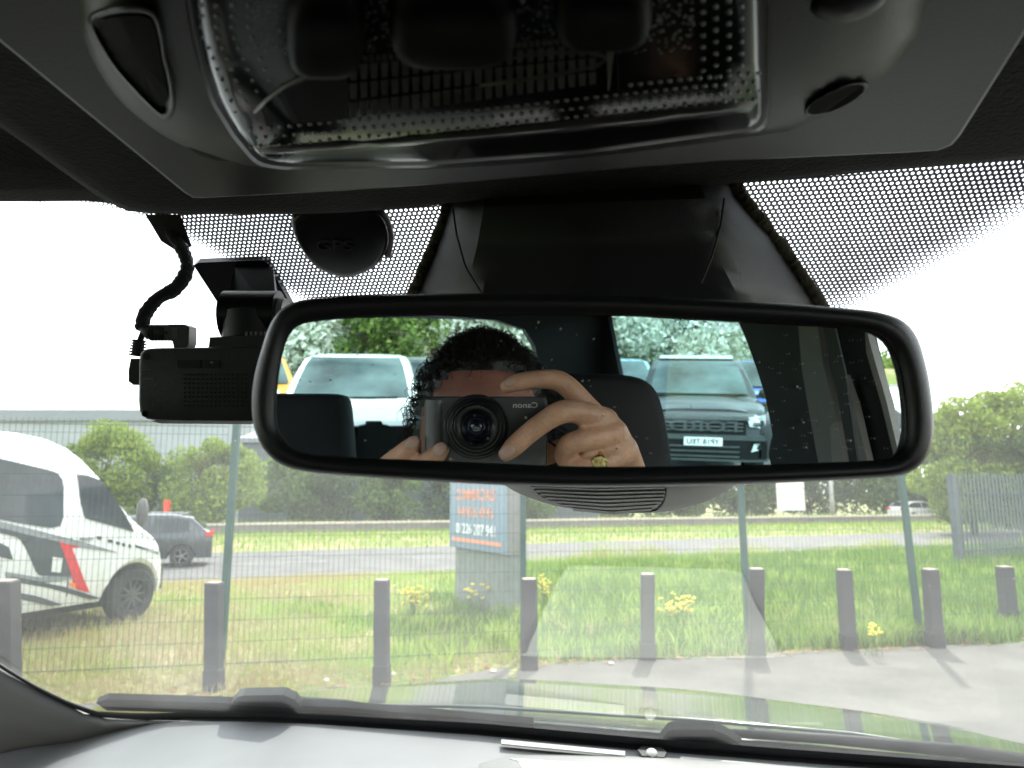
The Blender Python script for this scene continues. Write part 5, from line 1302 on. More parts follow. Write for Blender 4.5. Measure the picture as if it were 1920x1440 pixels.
# cables
cbl = thing('power_cable', P(300, 520, .43), 'fuzzy black power cable looping from the roof edge down to the dash camera plug', 'cable')
cp = spline([(300, 385, .455), (318, 430, .452), (343, 470, .448), (351, 505, .444), (330, 540, .438), (296, 560, .432), (272, 590, .428), (266, 618, .425)], 60, False)
rr = random.Random(5)
mb = MB(); mb.tube([P(u, v_, d) for u, v_, d in cp], [.0040 * rr.uniform(.9, 1.12) for _ in cp], 10); mb.build('braided_sleeve', pm('fuzzy_sleeve', (.02, .02, .022), .95, bump=1, bscale=600), cbl, smooth=True)
mb = MB(); mb.add(*rings([[WS(u, v_, o) for u, v_ in [(272, 402), (338, 402), (360, 462), (330, 470), (302, 452)]] for o in (.002, .010)], True, True, True)); mb.build('adhesive_clip', pm('felt_clip', (.02, .018, .018), .9, bump=1, bscale=700), cbl)
mb = MB(); mb.tube([P(268, 612, .425), P(280, 624, .424), P(300, 624, .423), P(322, 624, .422)], [.0030, .0042, .0044, .0044], 10); mb.build('plug_boot', RUB, cbl, smooth=True)
for k in range(6):
    mb = MB(); mb.tube([P(284 + k * 6, 624, .4235), P(287 + k * 6, 624, .4234)], .0049, 12); mb.build('boot_rib', RUB, cbl)
mb = MB(); mb.prism([P(u, v_, .418) for u, v_ in [(308, 612), (318, 608), (345, 608), (355, 613), (354, 645), (350, 652), (326, 652), (323, 640), (308, 636)]], FW * .010); mb.build('right_angle_plug', pm('plug_black', (.03, .03, .032), .4), cbl, smooth=True, ang=30)
for k in range(5):
    mb = MB(); mb.prism([P(322, 615 + k * 4, .4175), P(333, 615 + k * 4, .4175), P(333, 617 + k * 4, .4175), P(322, 617 + k * 4, .4175)], FW * .001); mb.build('grip_mark', GREY, cbl)
cb2 = thing('video_cable', P(255, 680, .42), 'thin black cable with ribbed right angle plug in the left side of the dash camera', 'cable')
mb = MB(); mb.tube([P(272, 600, .43), P(268, 625, .427), P(262, 640, .424)], .0018, 8); mb.build('lead', RUB, cb2, smooth=True)
for k in range(6):
    mb = MB(); mb.tube([P(261 - k * .8, 638 + k * 5.2, .4235), P(260.6 - k * .8, 641 + k * 5.2, .4235)], .0042 + .0001 * k, 12); mb.build('boot_rib', RUB, cb2)
mb = MB(); mb.tube([P(261, 637, .4235), P(257, 668, .4235)], .0033, 10); mb.build('boot_core', RUB, cb2)
mb = MB(); mb.prism([P(u, v_, .418) for u, v_ in [(245, 672), (264, 672), (266, 700), (266, 722), (250, 722), (241, 715), (241, 695)]], FW * .010); mb.build('right_angle_plug', RUB, cb2)

# =============================== rear view mirror
mir = thing('rear_view_mirror', M0, 'wide black framed rear view mirror reflecting a person photographing', 'mirror')
outer = [(562, 563), (620, 557), (700, 553), (900, 550), (1100, 553), (1300, 560), (1450, 567), (1600, 579), (1655, 587), (1695, 603), (1720, 633), (1735, 680), (1745, 730), (1751, 790), (1746, 835), (1730, 868), (1700, 888), (1650, 896), (1500, 904), (1300, 911), (1110, 914), (950, 910), (800, 902), (650, 892), (565, 883), (522, 868), (493, 840), (476, 800), (472, 750), (478, 700), (492, 650), (506, 610), (527, 580)]
inner = [(568, 606), (620, 599), (700, 594), (850, 590), (1000, 589), (1150, 591), (1300, 599), (1450, 607), (1600, 616), (1640, 623), (1665, 638), (1680, 665), (1690, 700), (1699, 760), (1701, 800), (1698, 832), (1688, 852), (1662, 862), (1600, 866), (1450, 872), (1300, 875), (1110, 876), (950, 871), (800, 864), (650, 858), (575, 851), (540, 836), (521, 812), (515, 780), (518, 720), (524, 675), (534, 638), (546, 618)]
O_ = spline(outer, 200); I_ = spline(inner, 200)
# align start points
k0 = int(np.argmin(np.linalg.norm(I_ - O_[0], axis=1))); I_ = np.roll(I_, -k0, axis=0)
def MPL(uv_, off): return PL(uv_[0], uv_[1], M0 + MN * off, MN)
def mring(f, off): return [MPL(O_[i] * (1 - f) + I_[i] * f, off) for i in range(200)]
cm = O_.mean(0)
def mback(s, off):
    base = [MPL(cm + (O_[i] - cm) * s, -.002) for i in range(200)]; return [p + MN * (off + .002) for p in base]
R = [mring(1.0, .0012), mring(.985, -.0012), mring(.93, -.0022), mring(.75, -.0042), mring(.5, -.0056), mring(.25, -.0052), mring(.08, -.0028), mring(0, .0008), mback(.995, .010), mback(.97, .024), mback(.88, .033), mback(.5, .036)]
mb = MB(); mb.add(*rings(R, True, False, True)); mb.build('housing', BEZ, mir, smooth=True, ang=60)
mm = bpy.data.materials.new('mirror_silver'); mm.use_nodes = True; mm.node_tree.nodes.clear()
o = mm.node_tree.nodes.new('ShaderNodeOutputMaterial'); g_ = mm.node_tree.nodes.new('ShaderNodeBsdfGlossy'); g_.inputs['Color'].default_value = (.80, .85, .84, 1); g_.inputs['Roughness'].default_value = 0
mm.node_tree.links.new(g_.outputs[0], o.inputs[0])
mb = MB(); mb.add([MPL(O_[i] * -.03 + I_[i] * 1.03, 0.0) for i in range(200)], [tuple(range(200))]); mb.build('mirror_glass', mm, mir, fix=False)
# dust specks on the glass
ds = MB(); rr = random.Random(12)
DST = pm('dust_speck', (.75, .75, .72), .9, var=0)
spots = [(1424, 679, 1.4), (1505, 682, 1.6), (1495, 725, 2.2), (1507, 792, 2.0), (1563, 755, 1.2), (1570, 805, 1.3), (1595, 826, 2.4), (1640, 822, 1.6), (1512, 839, 1.8), (1595, 842, 1.4), (1622, 709, 1.1), (1600, 712, 1.1), (1480, 663, 1.1), (1552, 665, 1.0), (1010, 604, 2), (1052, 616, 1.8), (1114, 635, 1.4), (1093, 714, 1.6), (1105, 713, 1.2), (986, 783, 2.4), (850, 862, 1.8), (1131, 780, 1.6), (1156, 841, 1.8), (915, 822, 1.4), (1215, 822, 1.2), (1222, 850, 1.2), (1132, 764, 1.2), (845, 640, 1.4), (939, 639, 1.2), (1018, 690, 1.2), (1035, 674, 1.1), (560, 712, 1.1), (618, 712, 1.6), (580, 715, 1.2), (684, 826, 1.3)]
spots += [(rr.uniform(1440, 1690), rr.uniform(625, 862), rr.uniform(.6, 1.2)) for _ in range(60)] + [(rr.uniform(530, 1440), rr.uniform(600, 865), rr.uniform(.5, .9)) for _ in range(60)]
for u, v_, r_ in spots:
    c = MPL((u, v_), -.0012); r_ = r_ * .28 / FPX
    ds.add([c + (RT * math.cos(t) + UP * math.sin(t)) * r_ for t in np.linspace(0, 6.283, 6, endpoint=False)], [(0, 1, 2, 3, 4, 5)])
tag(ds.build('dust_specks', DST, mir, fix=False), kind='stuff')
mb = MB(); mb.tube([MPL((1118, 735), 0) + MN * .034, MPL((1118, 720), 0) + MN * .07, WS(1118, 640, .05)], [.014, .012, .016], 16); mb.build('stalk', BLK, mir, smooth=True)

# =============================== dashboard, pillars, seal, wipers, bonnet
de = [(-500, 1640), (-200, 1500), (-60, 1436), (0, 1412), (60, 1397), (150, 1388), (240, 1364), (330, 1348), (460, 1348), (600, 1353), (900, 1373), (1200, 1401), (1500, 1424), (1920, 1456), (2400, 1500)]
DE = lin(de, 80); R = []
for dy, dz in [(0, -.004), (-.02, .002), (-.06, .0), (-.12, -.004), (-.2, -.010), (-.34, -.018), (-.46, -.035), (-.52, -.075), (-.54, -.16), (-.50, -.40)]:
    row = []
    for u, v_ in DE:
        e = incar(WS(u, v_, .004)); yy = min(e.y, 1.34)
        row.append(car(e.x, yy + dy, e.z + dz))
    R.append(row)
mb = MB(); mb.add(*rings(R, False)); mb.build('dashboard', DASH, cab, smooth=True, ang=60, fix=False)
# raised defroster hump, right
dzp = incar(WS(900, 1373, .004)).z
mb = MB()
R = []
for s, dz in [(1.0, -.004), (.985, .004), (.95, .008), (.5, .010)]:
    R.append([HZ(1330 + (u - 1330) * s, 1600 + (v_ - 1600) * s, dzp - .012 + dz) for u, v_ in lin([(880, 1425), (905, 1412), (960, 1408), (1300, 1422), (1920, 1470), (2300, 1900), (900, 1900), (905, 1500)], 60, True)])
mb.add(*rings(R, True, False, True)); mb.build('dash_panel', pm('pale_dash_panel', (.16, .16, .157), .55, bump=.3, bscale=900), cab, smooth=True, ang=60)
mb = MB()
ze_u = [q[0] for q in DE]; ze_z = [incar(WS(*q, .004)).z for q in DE]
def DP(u, v_, o=.006): return HZ(u, v_, float(np.interp(u, ze_u, ze_z)) + o)
for a, b_ in [((940, 1389), (1172, 1411)), ((1276, 1421), (1560, 1446))]:
    mb.prism([DP(*a), DP(*b_), DP(b_[0], b_[1] + 8), DP(a[0], a[1] + 8)], CZ * .002)
mb.build('trim_strip', pm('pale_trim', (.30, .30, .29), .45), cab)
mb = MB(); mb.ball(DP(1222, 1413, .010), .0085, 14, (1, 1, .8)); mb.build('plug_button', pm('pale_button', (.6, .6, .57), .3), cab, smooth=True)
mb = MB(); mb.prism([DP(u, v_) for u, v_ in [(1196, 1410), (1204, 1402), (1240, 1405), (1250, 1414), (1246, 1424), (1204, 1421)]], CZ * .003); mb.build('button_socket', RUB, cab)
# black seal / lower print
se = [(-260, 1060), (-60, 1206), (0, 1248), (60, 1285), (120, 1315), (180, 1338), (260, 1343), (345, 1342), (600, 1348), (900, 1366), (1200, 1393), (1500, 1416), (1920, 1447), (2400, 1492)]
SE = lin(se, 90); wd_ = np.interp(SE[:, 0], [-260, 0, 180, 345, 900, 1920], [8, 7, 9, 13, 20, 20])
R = [[WS(u, v_ - w2 * .5, .002) for (u, v_), w2 in zip(SE, wd_)], [WS(u, v_, .006) for (u, v_), w2 in zip(SE, wd_)], [WS(u, v_ + w2 * .7, .003) for (u, v_), w2 in zip(SE, wd_)]]
mb = MB(); mb.add(*rings(R, False)); mb.build('screen_seal', RUB, cab, smooth=True, fix=False)
# A pillar, left
T_ = lin([(-1100, 380), (-700, 700), (-400, 960), (-200, 1118), (0, 1256), (90, 1306), (180, 1346), (260, 1350), (338, 1352)], 40)
B_2 = lin([(-1500, 700), (-1000, 1100), (-600, 1330), (-300, 1400), (-60, 1432), (40, 1404), (150, 1390), (260, 1366), (338, 1353)], 40)
R = []
for f, o in [(0, .004), (.06, .012), (.2, .022), (.5, .030), (.8, .024), (1.0, .010)]:
    R.append([WS(*(T_[i] * (1 - f) + B_2[i] * f), o * (1 if i < 30 else (40 - i) / 10 + .1)) for i in range(40)])
mb = MB(); mb.add(*rings(R, False)); mb.build('windscreen_pillar', pm('pillar_trim', (.22, .22, .215), .6, bump=.35, bscale=1200), cab, smooth=True, fix=False)
mb = MB(); R = []
for y_ in np.linspace(.34, 1.15, 8):
    c = wsc(.72, y_); R.append([c + CR * a + WSN * b for a, b in [(-.03, .0), (-.02, .03), (.04, .045), (.08, .02), (.06, -.03), (0, -.02)]])
mb.add(*rings(R, True, True, True)); mb.build('windscreen_pillar', GREY, cab, smooth=True)
# wipers (outside the glass)
def wpanel(name, pxs_, off, th_, mat, par): 
    mb = MB(); mb.prism([WS(u, v_, off) for u, v_ in pxs_], WSN * th_); return mb.build(name, mat, par)
w1 = thing('windscreen_wiper', WS(600, 1335, -.02), 'black wiper lying along the left half of the windscreen base', 'wiper', 'wipers at the windscreen base')
wpanel('blade', [(180, 1318), (200, 1311), (420, 1318), (640, 1326), (860, 1345), (1000, 1358), (1000, 1366), (800, 1358), (600, 1349), (400, 1338), (200, 1332)], -.012, -.010, RUB2, w1)
wpanel('blade_clip', [(432, 1322), (445, 1307), (456, 1304), (532, 1303), (552, 1312), (566, 1328)], -.010, -.012, pm('wiper_clip_grey', (.04, .045, .045), .4), w1)
mb = MB(); mb.tube([WS(548, 1312, -.03), WS(650, 1320, -.035), WS(740, 1338, -.03), WS(800, 1360, -.02)], [.006, .007, .008, .010], 8); mb.build('arm', RUB2, w1, smooth=True)
w2_ = thing('windscreen_wiper', WS(1500, 1400, -.02), 'black wiper lying along the right half of the windscreen base', 'wiper', 'wipers at the windscreen base')
wpanel('blade', [(790, 1352), (1000, 1368), (1240, 1388), (1500, 1408), (1800, 1436), (1990, 1456), (1990, 1466), (1500, 1424), (1200, 1402), (1000, 1386), (800, 1368)], -.012, -.010, RUB2, w2_)
wpanel('blade_clip', [(1238, 1390), (1252, 1372), (1262, 1368), (1338, 1368), (1362, 1378), (1392, 1398)], -.010, -.012, RUB2, w2_)
mb = MB(); mb.tube([WS(1370, 1374, -.03), WS(1560, 1386, -.035), WS(1800, 1408, -.03), WS(1990, 1440, -.02)], [.006, .008, .010, .012], 8); mb.build('arm', RUB2, w2_, smooth=True)
# cowl and bonnet
HOOD = pm('bonnet_metallic_grey', (.055, .068, .064), .2, .4, coat=1, var=.05)
hf = spline([(60, 1345), (200, 1322), (430, 1303), (560, 1295), (700, 1287), (850, 1277), (960, 1273), (1140, 1283), (1300, 1294), (1450, 1312), (1700, 1346), (1920, 1390), (2200, 1470), (2500, 1600)], 60, False)
hr = lin([(60, 1350), (200, 1338), (600, 1350), (1000, 1372), (1400, 1406), (1920, 1462), (2200, 1520), (2500, 1640)], 60)
R = []
for t in np.linspace(0, 1, 14):
    R.append([HZ(*(hr[i] * (1 - t) + hf[i] * t), -.415 - .145 * t ** 1.55) for i in range(60)])
last = R[-1]
R.append([p + CF * .02 - CZ * .006 for p in last]); R.append([p + CF * .045 - CZ * .05 for p in last]); R.append([p + CF * .05 - CZ * .5 for p in last])
mb = MB(); mb.add(*rings(R, False)); mb.build('bonnet', HOOD, cab, smooth=True, ang=60, fix=False)
for pts in ([(430, 1318), (900, 1325), (1300, 1350), (1600, 1376), (1920, 1425), (2200, 1490)],):
    mb = MB(); q = lin(pts, 30); mb.tube([HZ(u, v_, -.43 if k_ else -.43) for (u, v_), k_ in zip(q, range(30))], .004, 6); mb.build('bonnet_crease', HOOD, cab, smooth=True)
R = [[HZ(hr[i][0], hr[i][1], -.418) for i in range(60)], [WS(hr[i][0], hr[i][1] + 3, -.015) - CZ * .01 for i in range(60)]]
mb = MB(); mb.add(*rings(R, False)); mb.build('cowl', RUB2, cab, fix=False)

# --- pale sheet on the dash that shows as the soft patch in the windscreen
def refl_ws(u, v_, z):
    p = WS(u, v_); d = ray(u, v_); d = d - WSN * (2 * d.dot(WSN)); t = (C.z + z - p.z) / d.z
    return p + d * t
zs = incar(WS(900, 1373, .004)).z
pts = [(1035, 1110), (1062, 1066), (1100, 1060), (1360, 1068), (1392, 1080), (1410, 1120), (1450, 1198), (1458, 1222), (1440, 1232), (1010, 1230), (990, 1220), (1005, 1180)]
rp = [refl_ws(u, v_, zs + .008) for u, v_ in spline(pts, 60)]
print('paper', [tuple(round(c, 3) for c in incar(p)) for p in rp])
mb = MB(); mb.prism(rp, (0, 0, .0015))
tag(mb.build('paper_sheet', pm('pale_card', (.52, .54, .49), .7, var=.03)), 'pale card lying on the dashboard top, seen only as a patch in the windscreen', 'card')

# --- cab shell
XR, XL, YB = .68, -.98, -1.42
SHELL = pm('cab_trim_black', (.020, .020, .021), .7, bump=.3, bscale=500, var=.2)
pR, nR = car(XR, 0, 0), CR
def RW(u, v_, o=0): return VPL(u, v_, car(XR - o, 0, 0), CR)
rear_hole = [(1140, 575), (1372, 575), (1400, 640), (1418, 690), (1434, 740), (1444, 790), (1448, 815), (1444, 832), (1441, 850), (1452, 905), (1190, 905), (1165, 720)]
front_hole = [(1622, 590), (1638, 660), (1662, 760), (1686, 850), (1700, 920), (2150, 980), (2150, 560), (1800, 480)]
def toyz(p): q = incar(p); return (q.y, q.z)
rh = [toyz(RW(*p)) for p in rear_hole]; fh = [toyz(RW(*p)) for p in front_hole]
print('rh', [(round(a, 2), round(b, 2)) for a, b in rh]); print('fh', [(round(a, 2), round(b, 2)) for a, b in fh])
def clampz(h): return [(a, min(max(b, -.62), .185)) for a, b in h]
rh, fh = clampz(rh), clampz(fh[:5] + [(.60, -.14), (.56, -.05), (.40, .09), (.30, .15), (-.10, .175)] + fh[7:8] if False else fh[:5] + [(.60, -.14), (.56, -.06), (.42, .08), (.30, .155), (-.20, .18)])
fh = [(min(a, .62), b) for a, b in fh]
out_ = [(YB, -1.25), (.85, -1.25), (.85, -.36), (.40, .20), (YB, .20)]
for sx, nm in ((XR, 'r'), (XL, 'l')):
    def mk(h): return [car(sx, a, b) for a, b in h]
    d_ = CR * (.012 if sx > 0 else -.012)
    def simp(h):
        r = []
        for p in h:
            if not r or (abs(p[0] - r[-1][0]) + abs(p[1] - r[-1][1])) > .012: r.append(p)
        return r
    fh2 = simp([p for p in fh if True]); rh2 = simp(rh)
    holed(mk(out_), [mk(rh2), mk([(a, b) for a, b in fh2])], 'side_panel', SHELL, cab, d_)
    for h, g in ((rh2, 'privacy'), (fh2, 'clear')):
        m_ = glass('tinted_door_glass', (.58, .84, .89), 1.2) if g == 'privacy' else glass('clear_door_glass', (.90, .95, .94), 1.2)
        mb = MB(); mb.add([p + d_ * .5 for p in mk(h)], [tuple(range(len(h)))]); mb.build('door_glass', m_, cab, fix=False)
YP = car(0, YB, 0)
def BWp(u, v_): return VPL(u, v_, YP, CF)
bh = [(395, 560), (560, 572), (780, 588), (930, 600), (985, 618), (1004, 650), (1012, 700), (1015, 798), (385, 803)]
bh = [BWp(*p) for p in bh]
print('bh', [tuple(round(c, 2) for c in incar(p)) for p in bh])
for p in bh:
    q = incar(p)
    if q.z > .19: p.z = C.z + .19
holed([car(XL, YB, -1.25), car(XR, YB, -1.25), car(XR, YB, .20), car(XL, YB, .20)], [bh], 'rear_panel', SHELL, cab, -CF * .04)
mb = MB(); mb.add([p - CF * .02 for p in bh], [tuple(range(len(bh)))]); mb.build('rear_window', glass('tinted_rear_glass', (.74, .93, .95), 1.2), cab, fix=False)
mb = MB(); mb.box((0, 0, 0), (1.5, 2.5, .03), frame(CR, CF, CZ, car(-.04, -.25, -1.24))); mb.build('cab_floor', SHELL, cab)
mb = MB(); mb.box((0, 0, 0), (1.7, .03, .75), frame(CR, CF, CZ, car(-.10, 1.40, -.86))); mb.build('firewall', SHELL, cab)
mb = MB(); mb.prism([car(-.74, -1.52, -.185), car(.66, -1.52, -.185), car(.66, -3.2, -.19), car(-.74, -3.2, -.19)], (0, 0, -.04)); mb.build('load_bed_cover', pm('bed_cover_grey', (.34, .36, .36), .45), cab)
mb = MB(); mb.prism([car(-.80, -1.52, -.24), car(.72, -1.52, -.24), car(.72, -3.3, -.24), car(-.80, -3.3, -.24)], (0, 0, -.75)); mb.build('load_bed', HOOD, cab)
c = V(700, 797, 1.95); mb = MB(); mb.add(*rings([[c + CR * a * s + CZ * b for a, b in [(-.03, -.02), (.03, -.02), (.026, .006 * s), (-.026, .006 * s)]] + [] for s in (1, 1)] if False else [[c + CR * a + CZ * b + CF * y_ for a, b in [(-.045, -.05), (.045, -.05), (.04, .0), (.022, .004), (.02, .012), (-.02, .012), (-.022, .004), (-.04, .0)]] for y_ in (0, .04)], True, True, True)); mb.build('high_brake_lamp', SHELL, cab)
# pillar trims and window frame strips on the right side, greys raised to show light on them
STRIP = pm('lit_pillar_grey', (.20, .19, .175), .6, bump=.2, bscale=900); STRIP2 = pm('lit_pillar_pale', (.30, .285, .255), .6)
for pts, mt, nm, off in (([(1494, 575), (1528, 575), (1543, 680), (1568, 780), (1592, 900), (1540, 900), (1522, 800), (1503, 690)], STRIP, 'pillar_trim', .03), ([(1582, 703), (1602, 762), (1634, 900), (1594, 900), (1577, 790)], STRIP2, 'pillar_trim', .02), ([(1556, 800), (1566, 790), (1590, 900), (1562, 900)], STRIP2, 'pillar_trim', .035), ([(1620, 590), (1630, 640), (1662, 752), (1692, 880), (1682, 880), (1652, 756), (1624, 660)], STRIP2, 'window_edge', .012)):
    q = [RW(u, v_, off) for u, v_ in pts]; mb = MB(); mb.prism(q, CR * .012); mb.build(nm, mt, cab)
mb = MB(); q = [(1536, 575), (1556, 575), (1585, 700), (1612, 900), (1598, 900), (1574, 760)]; mb.prism([RW(u, v_, .05) for u, v_ in q], CR * .003)
tag(mb.build('seat_belt', pm('belt_webbing', (.018, .018, .02), .6)), 'black seat belt hanging at the right door pillar in the mirror', 'seat belt')

# --- seats
def vbox(outl, d, thick, name, mat, par, n=70, bul=.012):
    A = spline(outl, n); c_ = A.mean(0); back = -MN
    def rg(s, o): return [V(*(c_ + (q - c_) * s), d) + back * o for q in A]
    mb = MB(); mb.add(*rings([rg(.5, -bul), rg(.85, -bul * .7), rg(.95, -.0), rg(1.0, .02), rg(1.0, thick * .7), rg(.93, thick)], True, True, True)); return mb.build(name, mat, par, smooth=True)
dsx = thing('driver_seat', car(.33, -.50, -1.2), 'black front seat with large rounded headrest behind the right hand in the mirror', 'seat')
vbox([(905, 905), (915, 800), (935, 730), (975, 706), (1060, 699), (1160, 700), (1212, 710), (1240, 738), (1256, 800), (1268, 880), (1270, 925), (1090, 935)], .98, .09, 'headrest', SEAT, dsx)
sx_ = incar(V(1090, 930, 1.02))
for k in (-.06, .06):
    mb = MB(); mb.tube([car(sx_.x + k, sx_.y - .05, sx_.z + .03), car(sx_.x + k, sx_.y - .03, sx_.z - .14)], .007, 10); mb.build('headrest_post', CHR, dsx, smooth=True)
def softbox(c, dx, dy, dz, name, mat, par, tilt=0):
    M = frame(CR, CF, CZ, c) @ Matrix.Rotation(tilt, 4, 'X')
    R = []
    for f, s in [(-1, .86), (-.92, .97), (-.6, 1), (.6, 1), (.92, .96), (1, .82)]:
        R.append([M @ Vec((math.copysign(abs(math.cos(t)) ** .45, math.cos(t)) * dx / 2 * s, math.copysign(abs(math.sin(t)) ** .45, math.sin(t)) * dy / 2 * s, f * dz / 2)) for t in np.linspace(0, 2 * math.pi, 32, endpoint=False)])
    mb = MB(); mb.add(*rings(R, True, True, True)); return mb.build(name, mat, par, smooth=True)
softbox(car(sx_.x, sx_.y - .03, sx_.z - .42), .50, .13, .58, 'seat_back', SEAT, dsx, rad(12)); softbox(car(sx_.x, sx_.y + .20, sx_.z - .72), .50, .50, .14, 'seat_cushion', SEAT, dsx)
ps = thing('passenger_seat', car(-.42, -.5, -1.2), 'black left front seat beside the driver, below the mirror view', 'seat')
softbox(car(-.46, sx_.y - .03, sx_.z - .42), .48, .13, .58, 'seat_back', SEAT, ps, rad(12)); softbox(car(-.46, sx_.y + .20, sx_.z - .72), .48, .50, .14, 'seat_cushion', SEAT, ps)
rs = thing('rear_bench', car(0, YB + .3, -1.2), 'black rear bench seat with square headrest at the left of the mirror', 'seat')
vbox([(430, 905), (440, 760), (452, 742), (480, 737), (560, 737), (630, 738), (645, 744), (652, 765), (660, 860), (664, 905), (560, 915)], 1.62, .09, 'headrest', SEAT, rs)
softbox(car(-.04, YB + .20, -.52), 1.34, .16, .56, 'seat_back', SEAT, rs, rad(10)); softbox(car(-.04, YB + .44, -.80), 1.34, .5, .16, 'seat_cushion', SEAT, rs)

# =====================================================================================
#                      COMPACT CAMERA AND PERSON (reflected in the mirror)
# =====================================================================================
cam_t = thing('compact_camera', V(910, 810, .60), 'black compact camera with CANON style white lettering held up in both hands, in the mirror', 'camera')
cam_t['label'] = 'black compact camera with white lettering held up in both hands, seen in the mirror'
CAMB = pm('camera_black', (.055, .055, .06), .38, bump=.3, bscale=2000)
fo = spline([(797, 752), (801, 745), (810, 743.5), (900, 743.5), (1012, 743.5), (1021, 745), (1025, 752), (1025.5, 800), (1025.5, 868), (1023, 880), (1010, 882), (900, 882), (812, 882), (800, 879), (797, 870), (796.5, 800)], 90)
cf_ = fo.mean(0)
FZ = .588
def fring(s, o): return [VPL(*(cf_ + (q - cf_) * (1 - (1 - s) * np.array([.6, 1]))), C - MN * (FZ - .56 + o), MN) for q in fo]
mb = MB(); mb.add(*rings([fring(.965, 0), fring(.985, .0006), fring(1.0, .003), fring(1.0, .022), fring(.97, .025)], True, True, True)); mb.build('camera_body', CAMB, cam_t, smooth=True, ang=40)
MX = -(RT - MN * RT.dot(MN)).normalized(); MY = MN.cross(MX).normalized()     # viewer facing the camera front: right and up
if MY.z < 0: MY = -MY
def CAMP(u, v_, o): return VPL(u, v_, C - MN * (FZ - .56 - o), MN)
text('Canon', .01, frame(MX, MY, MN, CAMP(985, 759.5, .0008)), pm('white_print', (.7, .7, .66), .5), 'lettering', cam_t, ext=.0002, fit=(.0205, .0046))
mb = MB(); mb.add(*rings([[CAMP(u, v_, o) for v_ in np.linspace(750, 876, 2)] for u, o in [(799, 0), (806, .0022), (815, .003), (824, .0022), (830, 0)]], False)); mb.build('grip', pm('grip_grey', (.11, .11, .115), .35), cam_t, smooth=True, fix=False)
c0 = C - MN * (FZ - .56)
def lathe(name, prof_, mat, par, seg=48, ang=35):
    R = [[c0 + MN * z_ + (MX * math.cos(t) + MY * math.sin(t)) * r_ for t in np.linspace(0, 2 * math.pi, seg, endpoint=False)] for r_, z_ in prof_]
    mb = MB(); mb.add(*rings(R, True)); return mb.build(name, mat, par, smooth=True, ang=ang, fix=False)
lathe('lens_ring', [(.0266, 0), (.0266, .0026), (.0258, .0034), (.0246, .0034), (.0244, .001)], pm('ring_sheen', (.035, .035, .038), .22, .4), cam_t)
lathe('lens_barrel', [(.0238, 0), (.0238, .0100), (.0232, .0106), (.0216, .0108)], BLKS, cam_t)
lathe('lens_barrel', [(.0206, .009), (.0206, .0180), (.0201, .0185), (.0186, .0187)], BLKS, cam_t)
lathe('lens_barrel', [(.0178, .017), (.0178, .0245), (.0172, .0252), (.0150, .0252), (.0125, .0235), (.0112, .021)], BLKS, cam_t)
lathe('lens_cone', [(.0116, .0212), (.0095, .018), (.0070, .016), (.0062, .0155)], pm('coated_black', (.02, .022, .035), .15, .4), cam_t)
lathe('front_element', [(.0062, .0155), (.0050, .0166), (.0030, .0173), (.0001, .0176)], pm('lens_glass', (.015, .02, .04), .03, .3, coat=1), cam_t)
mb = MB(); mb.tube([c0 + MX * .0 + CAMP(845, 861, 0) - c0, CAMP(845, 861, .0012)], .0014, 12); mb.build('assist_lamp', GREYL, cam_t)
mb = MB(); mb.tube([CAMP(1028, 826, -.012), CAMP(1036, 832, -.010), CAMP(1046, 840, -.012)], .0010, 6); mb.build('wrist_strap', BLK, cam_t)

def vtube(mb, pts, n=14):
    """chain of (u, v, depth, radius): tapered tube with round joints, closed"""
    P_ = [V(u, v_, d) for u, v_, d, r_ in pts]; r = [p[3] for p in pts]
    q = spline([(*p, rr_) for p, rr_ in zip(P_, r)], max(10, len(pts) * 6), False)
    mb.tube([Vec(a[:3]) for a in q], [a[3] for a in q], n, True)
    for a in (q[0], q[-1]): mb.ball(Vec(a[:3]), a[3], 14)
def remesh(o, vox, smooth_it=4, fac=.5):
    m_ = o.modifiers.new('r', 'REMESH'); m_.mode = 'VOXEL'; m_.voxel_size = vox; m_.use_smooth_shade = True
    s_ = o.modifiers.new('s', 'SMOOTH'); s_.iterations = smooth_it; s_.factor = fac
    bpy.context.view_layer.update()
    me = bpy.data.meshes.new_from_object(o.evaluated_get(bpy.context.evaluated_depsgraph_get()))
    mt = o.data.materials[0]; o.modifiers.clear(); old = o.data; o.data = me; me.name = o.name
    me.materials.clear(); me.materials.append(mt); bpy.data.meshes.remove(old); me.shade_smooth()
per = thing('person', car(.05, -.45, -1.2), 'person with dark curly hair holding a compact camera over the face, seen in the mirror', 'person')
hand = MB()
# right hand
vtube(hand, [(950, 724, .600, .0062), (966, 718, .600, .0078), (1004, 712, .602, .0082), (1044, 713, .604, .0092), (1070, 730, .606, .0095), (1092, 756, .609, .0105), (1116, 786, .616, .0125)])
vtube(hand, [(949, 851, .566, .0066), (963, 838, .566, .0082), (992, 812, .568, .0086), (1026, 787, .570, .0090), (1056, 772, .573, .0097), (1090, 774, .584, .0100), (1134, 790, .602, .0122)])
vtube(hand, [(1062, 866, .592, .0078), (1058, 849, .584, .0086), (1070, 832, .579, .0092), (1104, 823, .583, .0094), (1152, 812, .600, .0122)])
vtube(hand, [(1066, 915, .597, .0080), (1068, 892, .588, .0088), (1090, 875, .584, .0092), (1130, 866, .589, .0094), (1172, 846, .606, .0122)])
vtube(hand, [(1008, 862, .642, .0085), (1030, 850, .640, .0100), (1060, 846, .640, .0110), (1100, 870, .648, .0140), (1150, 920, .665, .0170)])
for a in [(1116, 786, .616, .0125), (1134, 794, .602, .0130), (1150, 812, .600, .0130), (1168, 842, .604, .0130)]:
    vtube(hand, [a, ((a[0] + 1178) / 2 + 4, (a[1] + 915) / 2, (a[2] + .655) / 2, .0155), (1178 + (a[1] - 800) * .15, 920, .655, .019)])
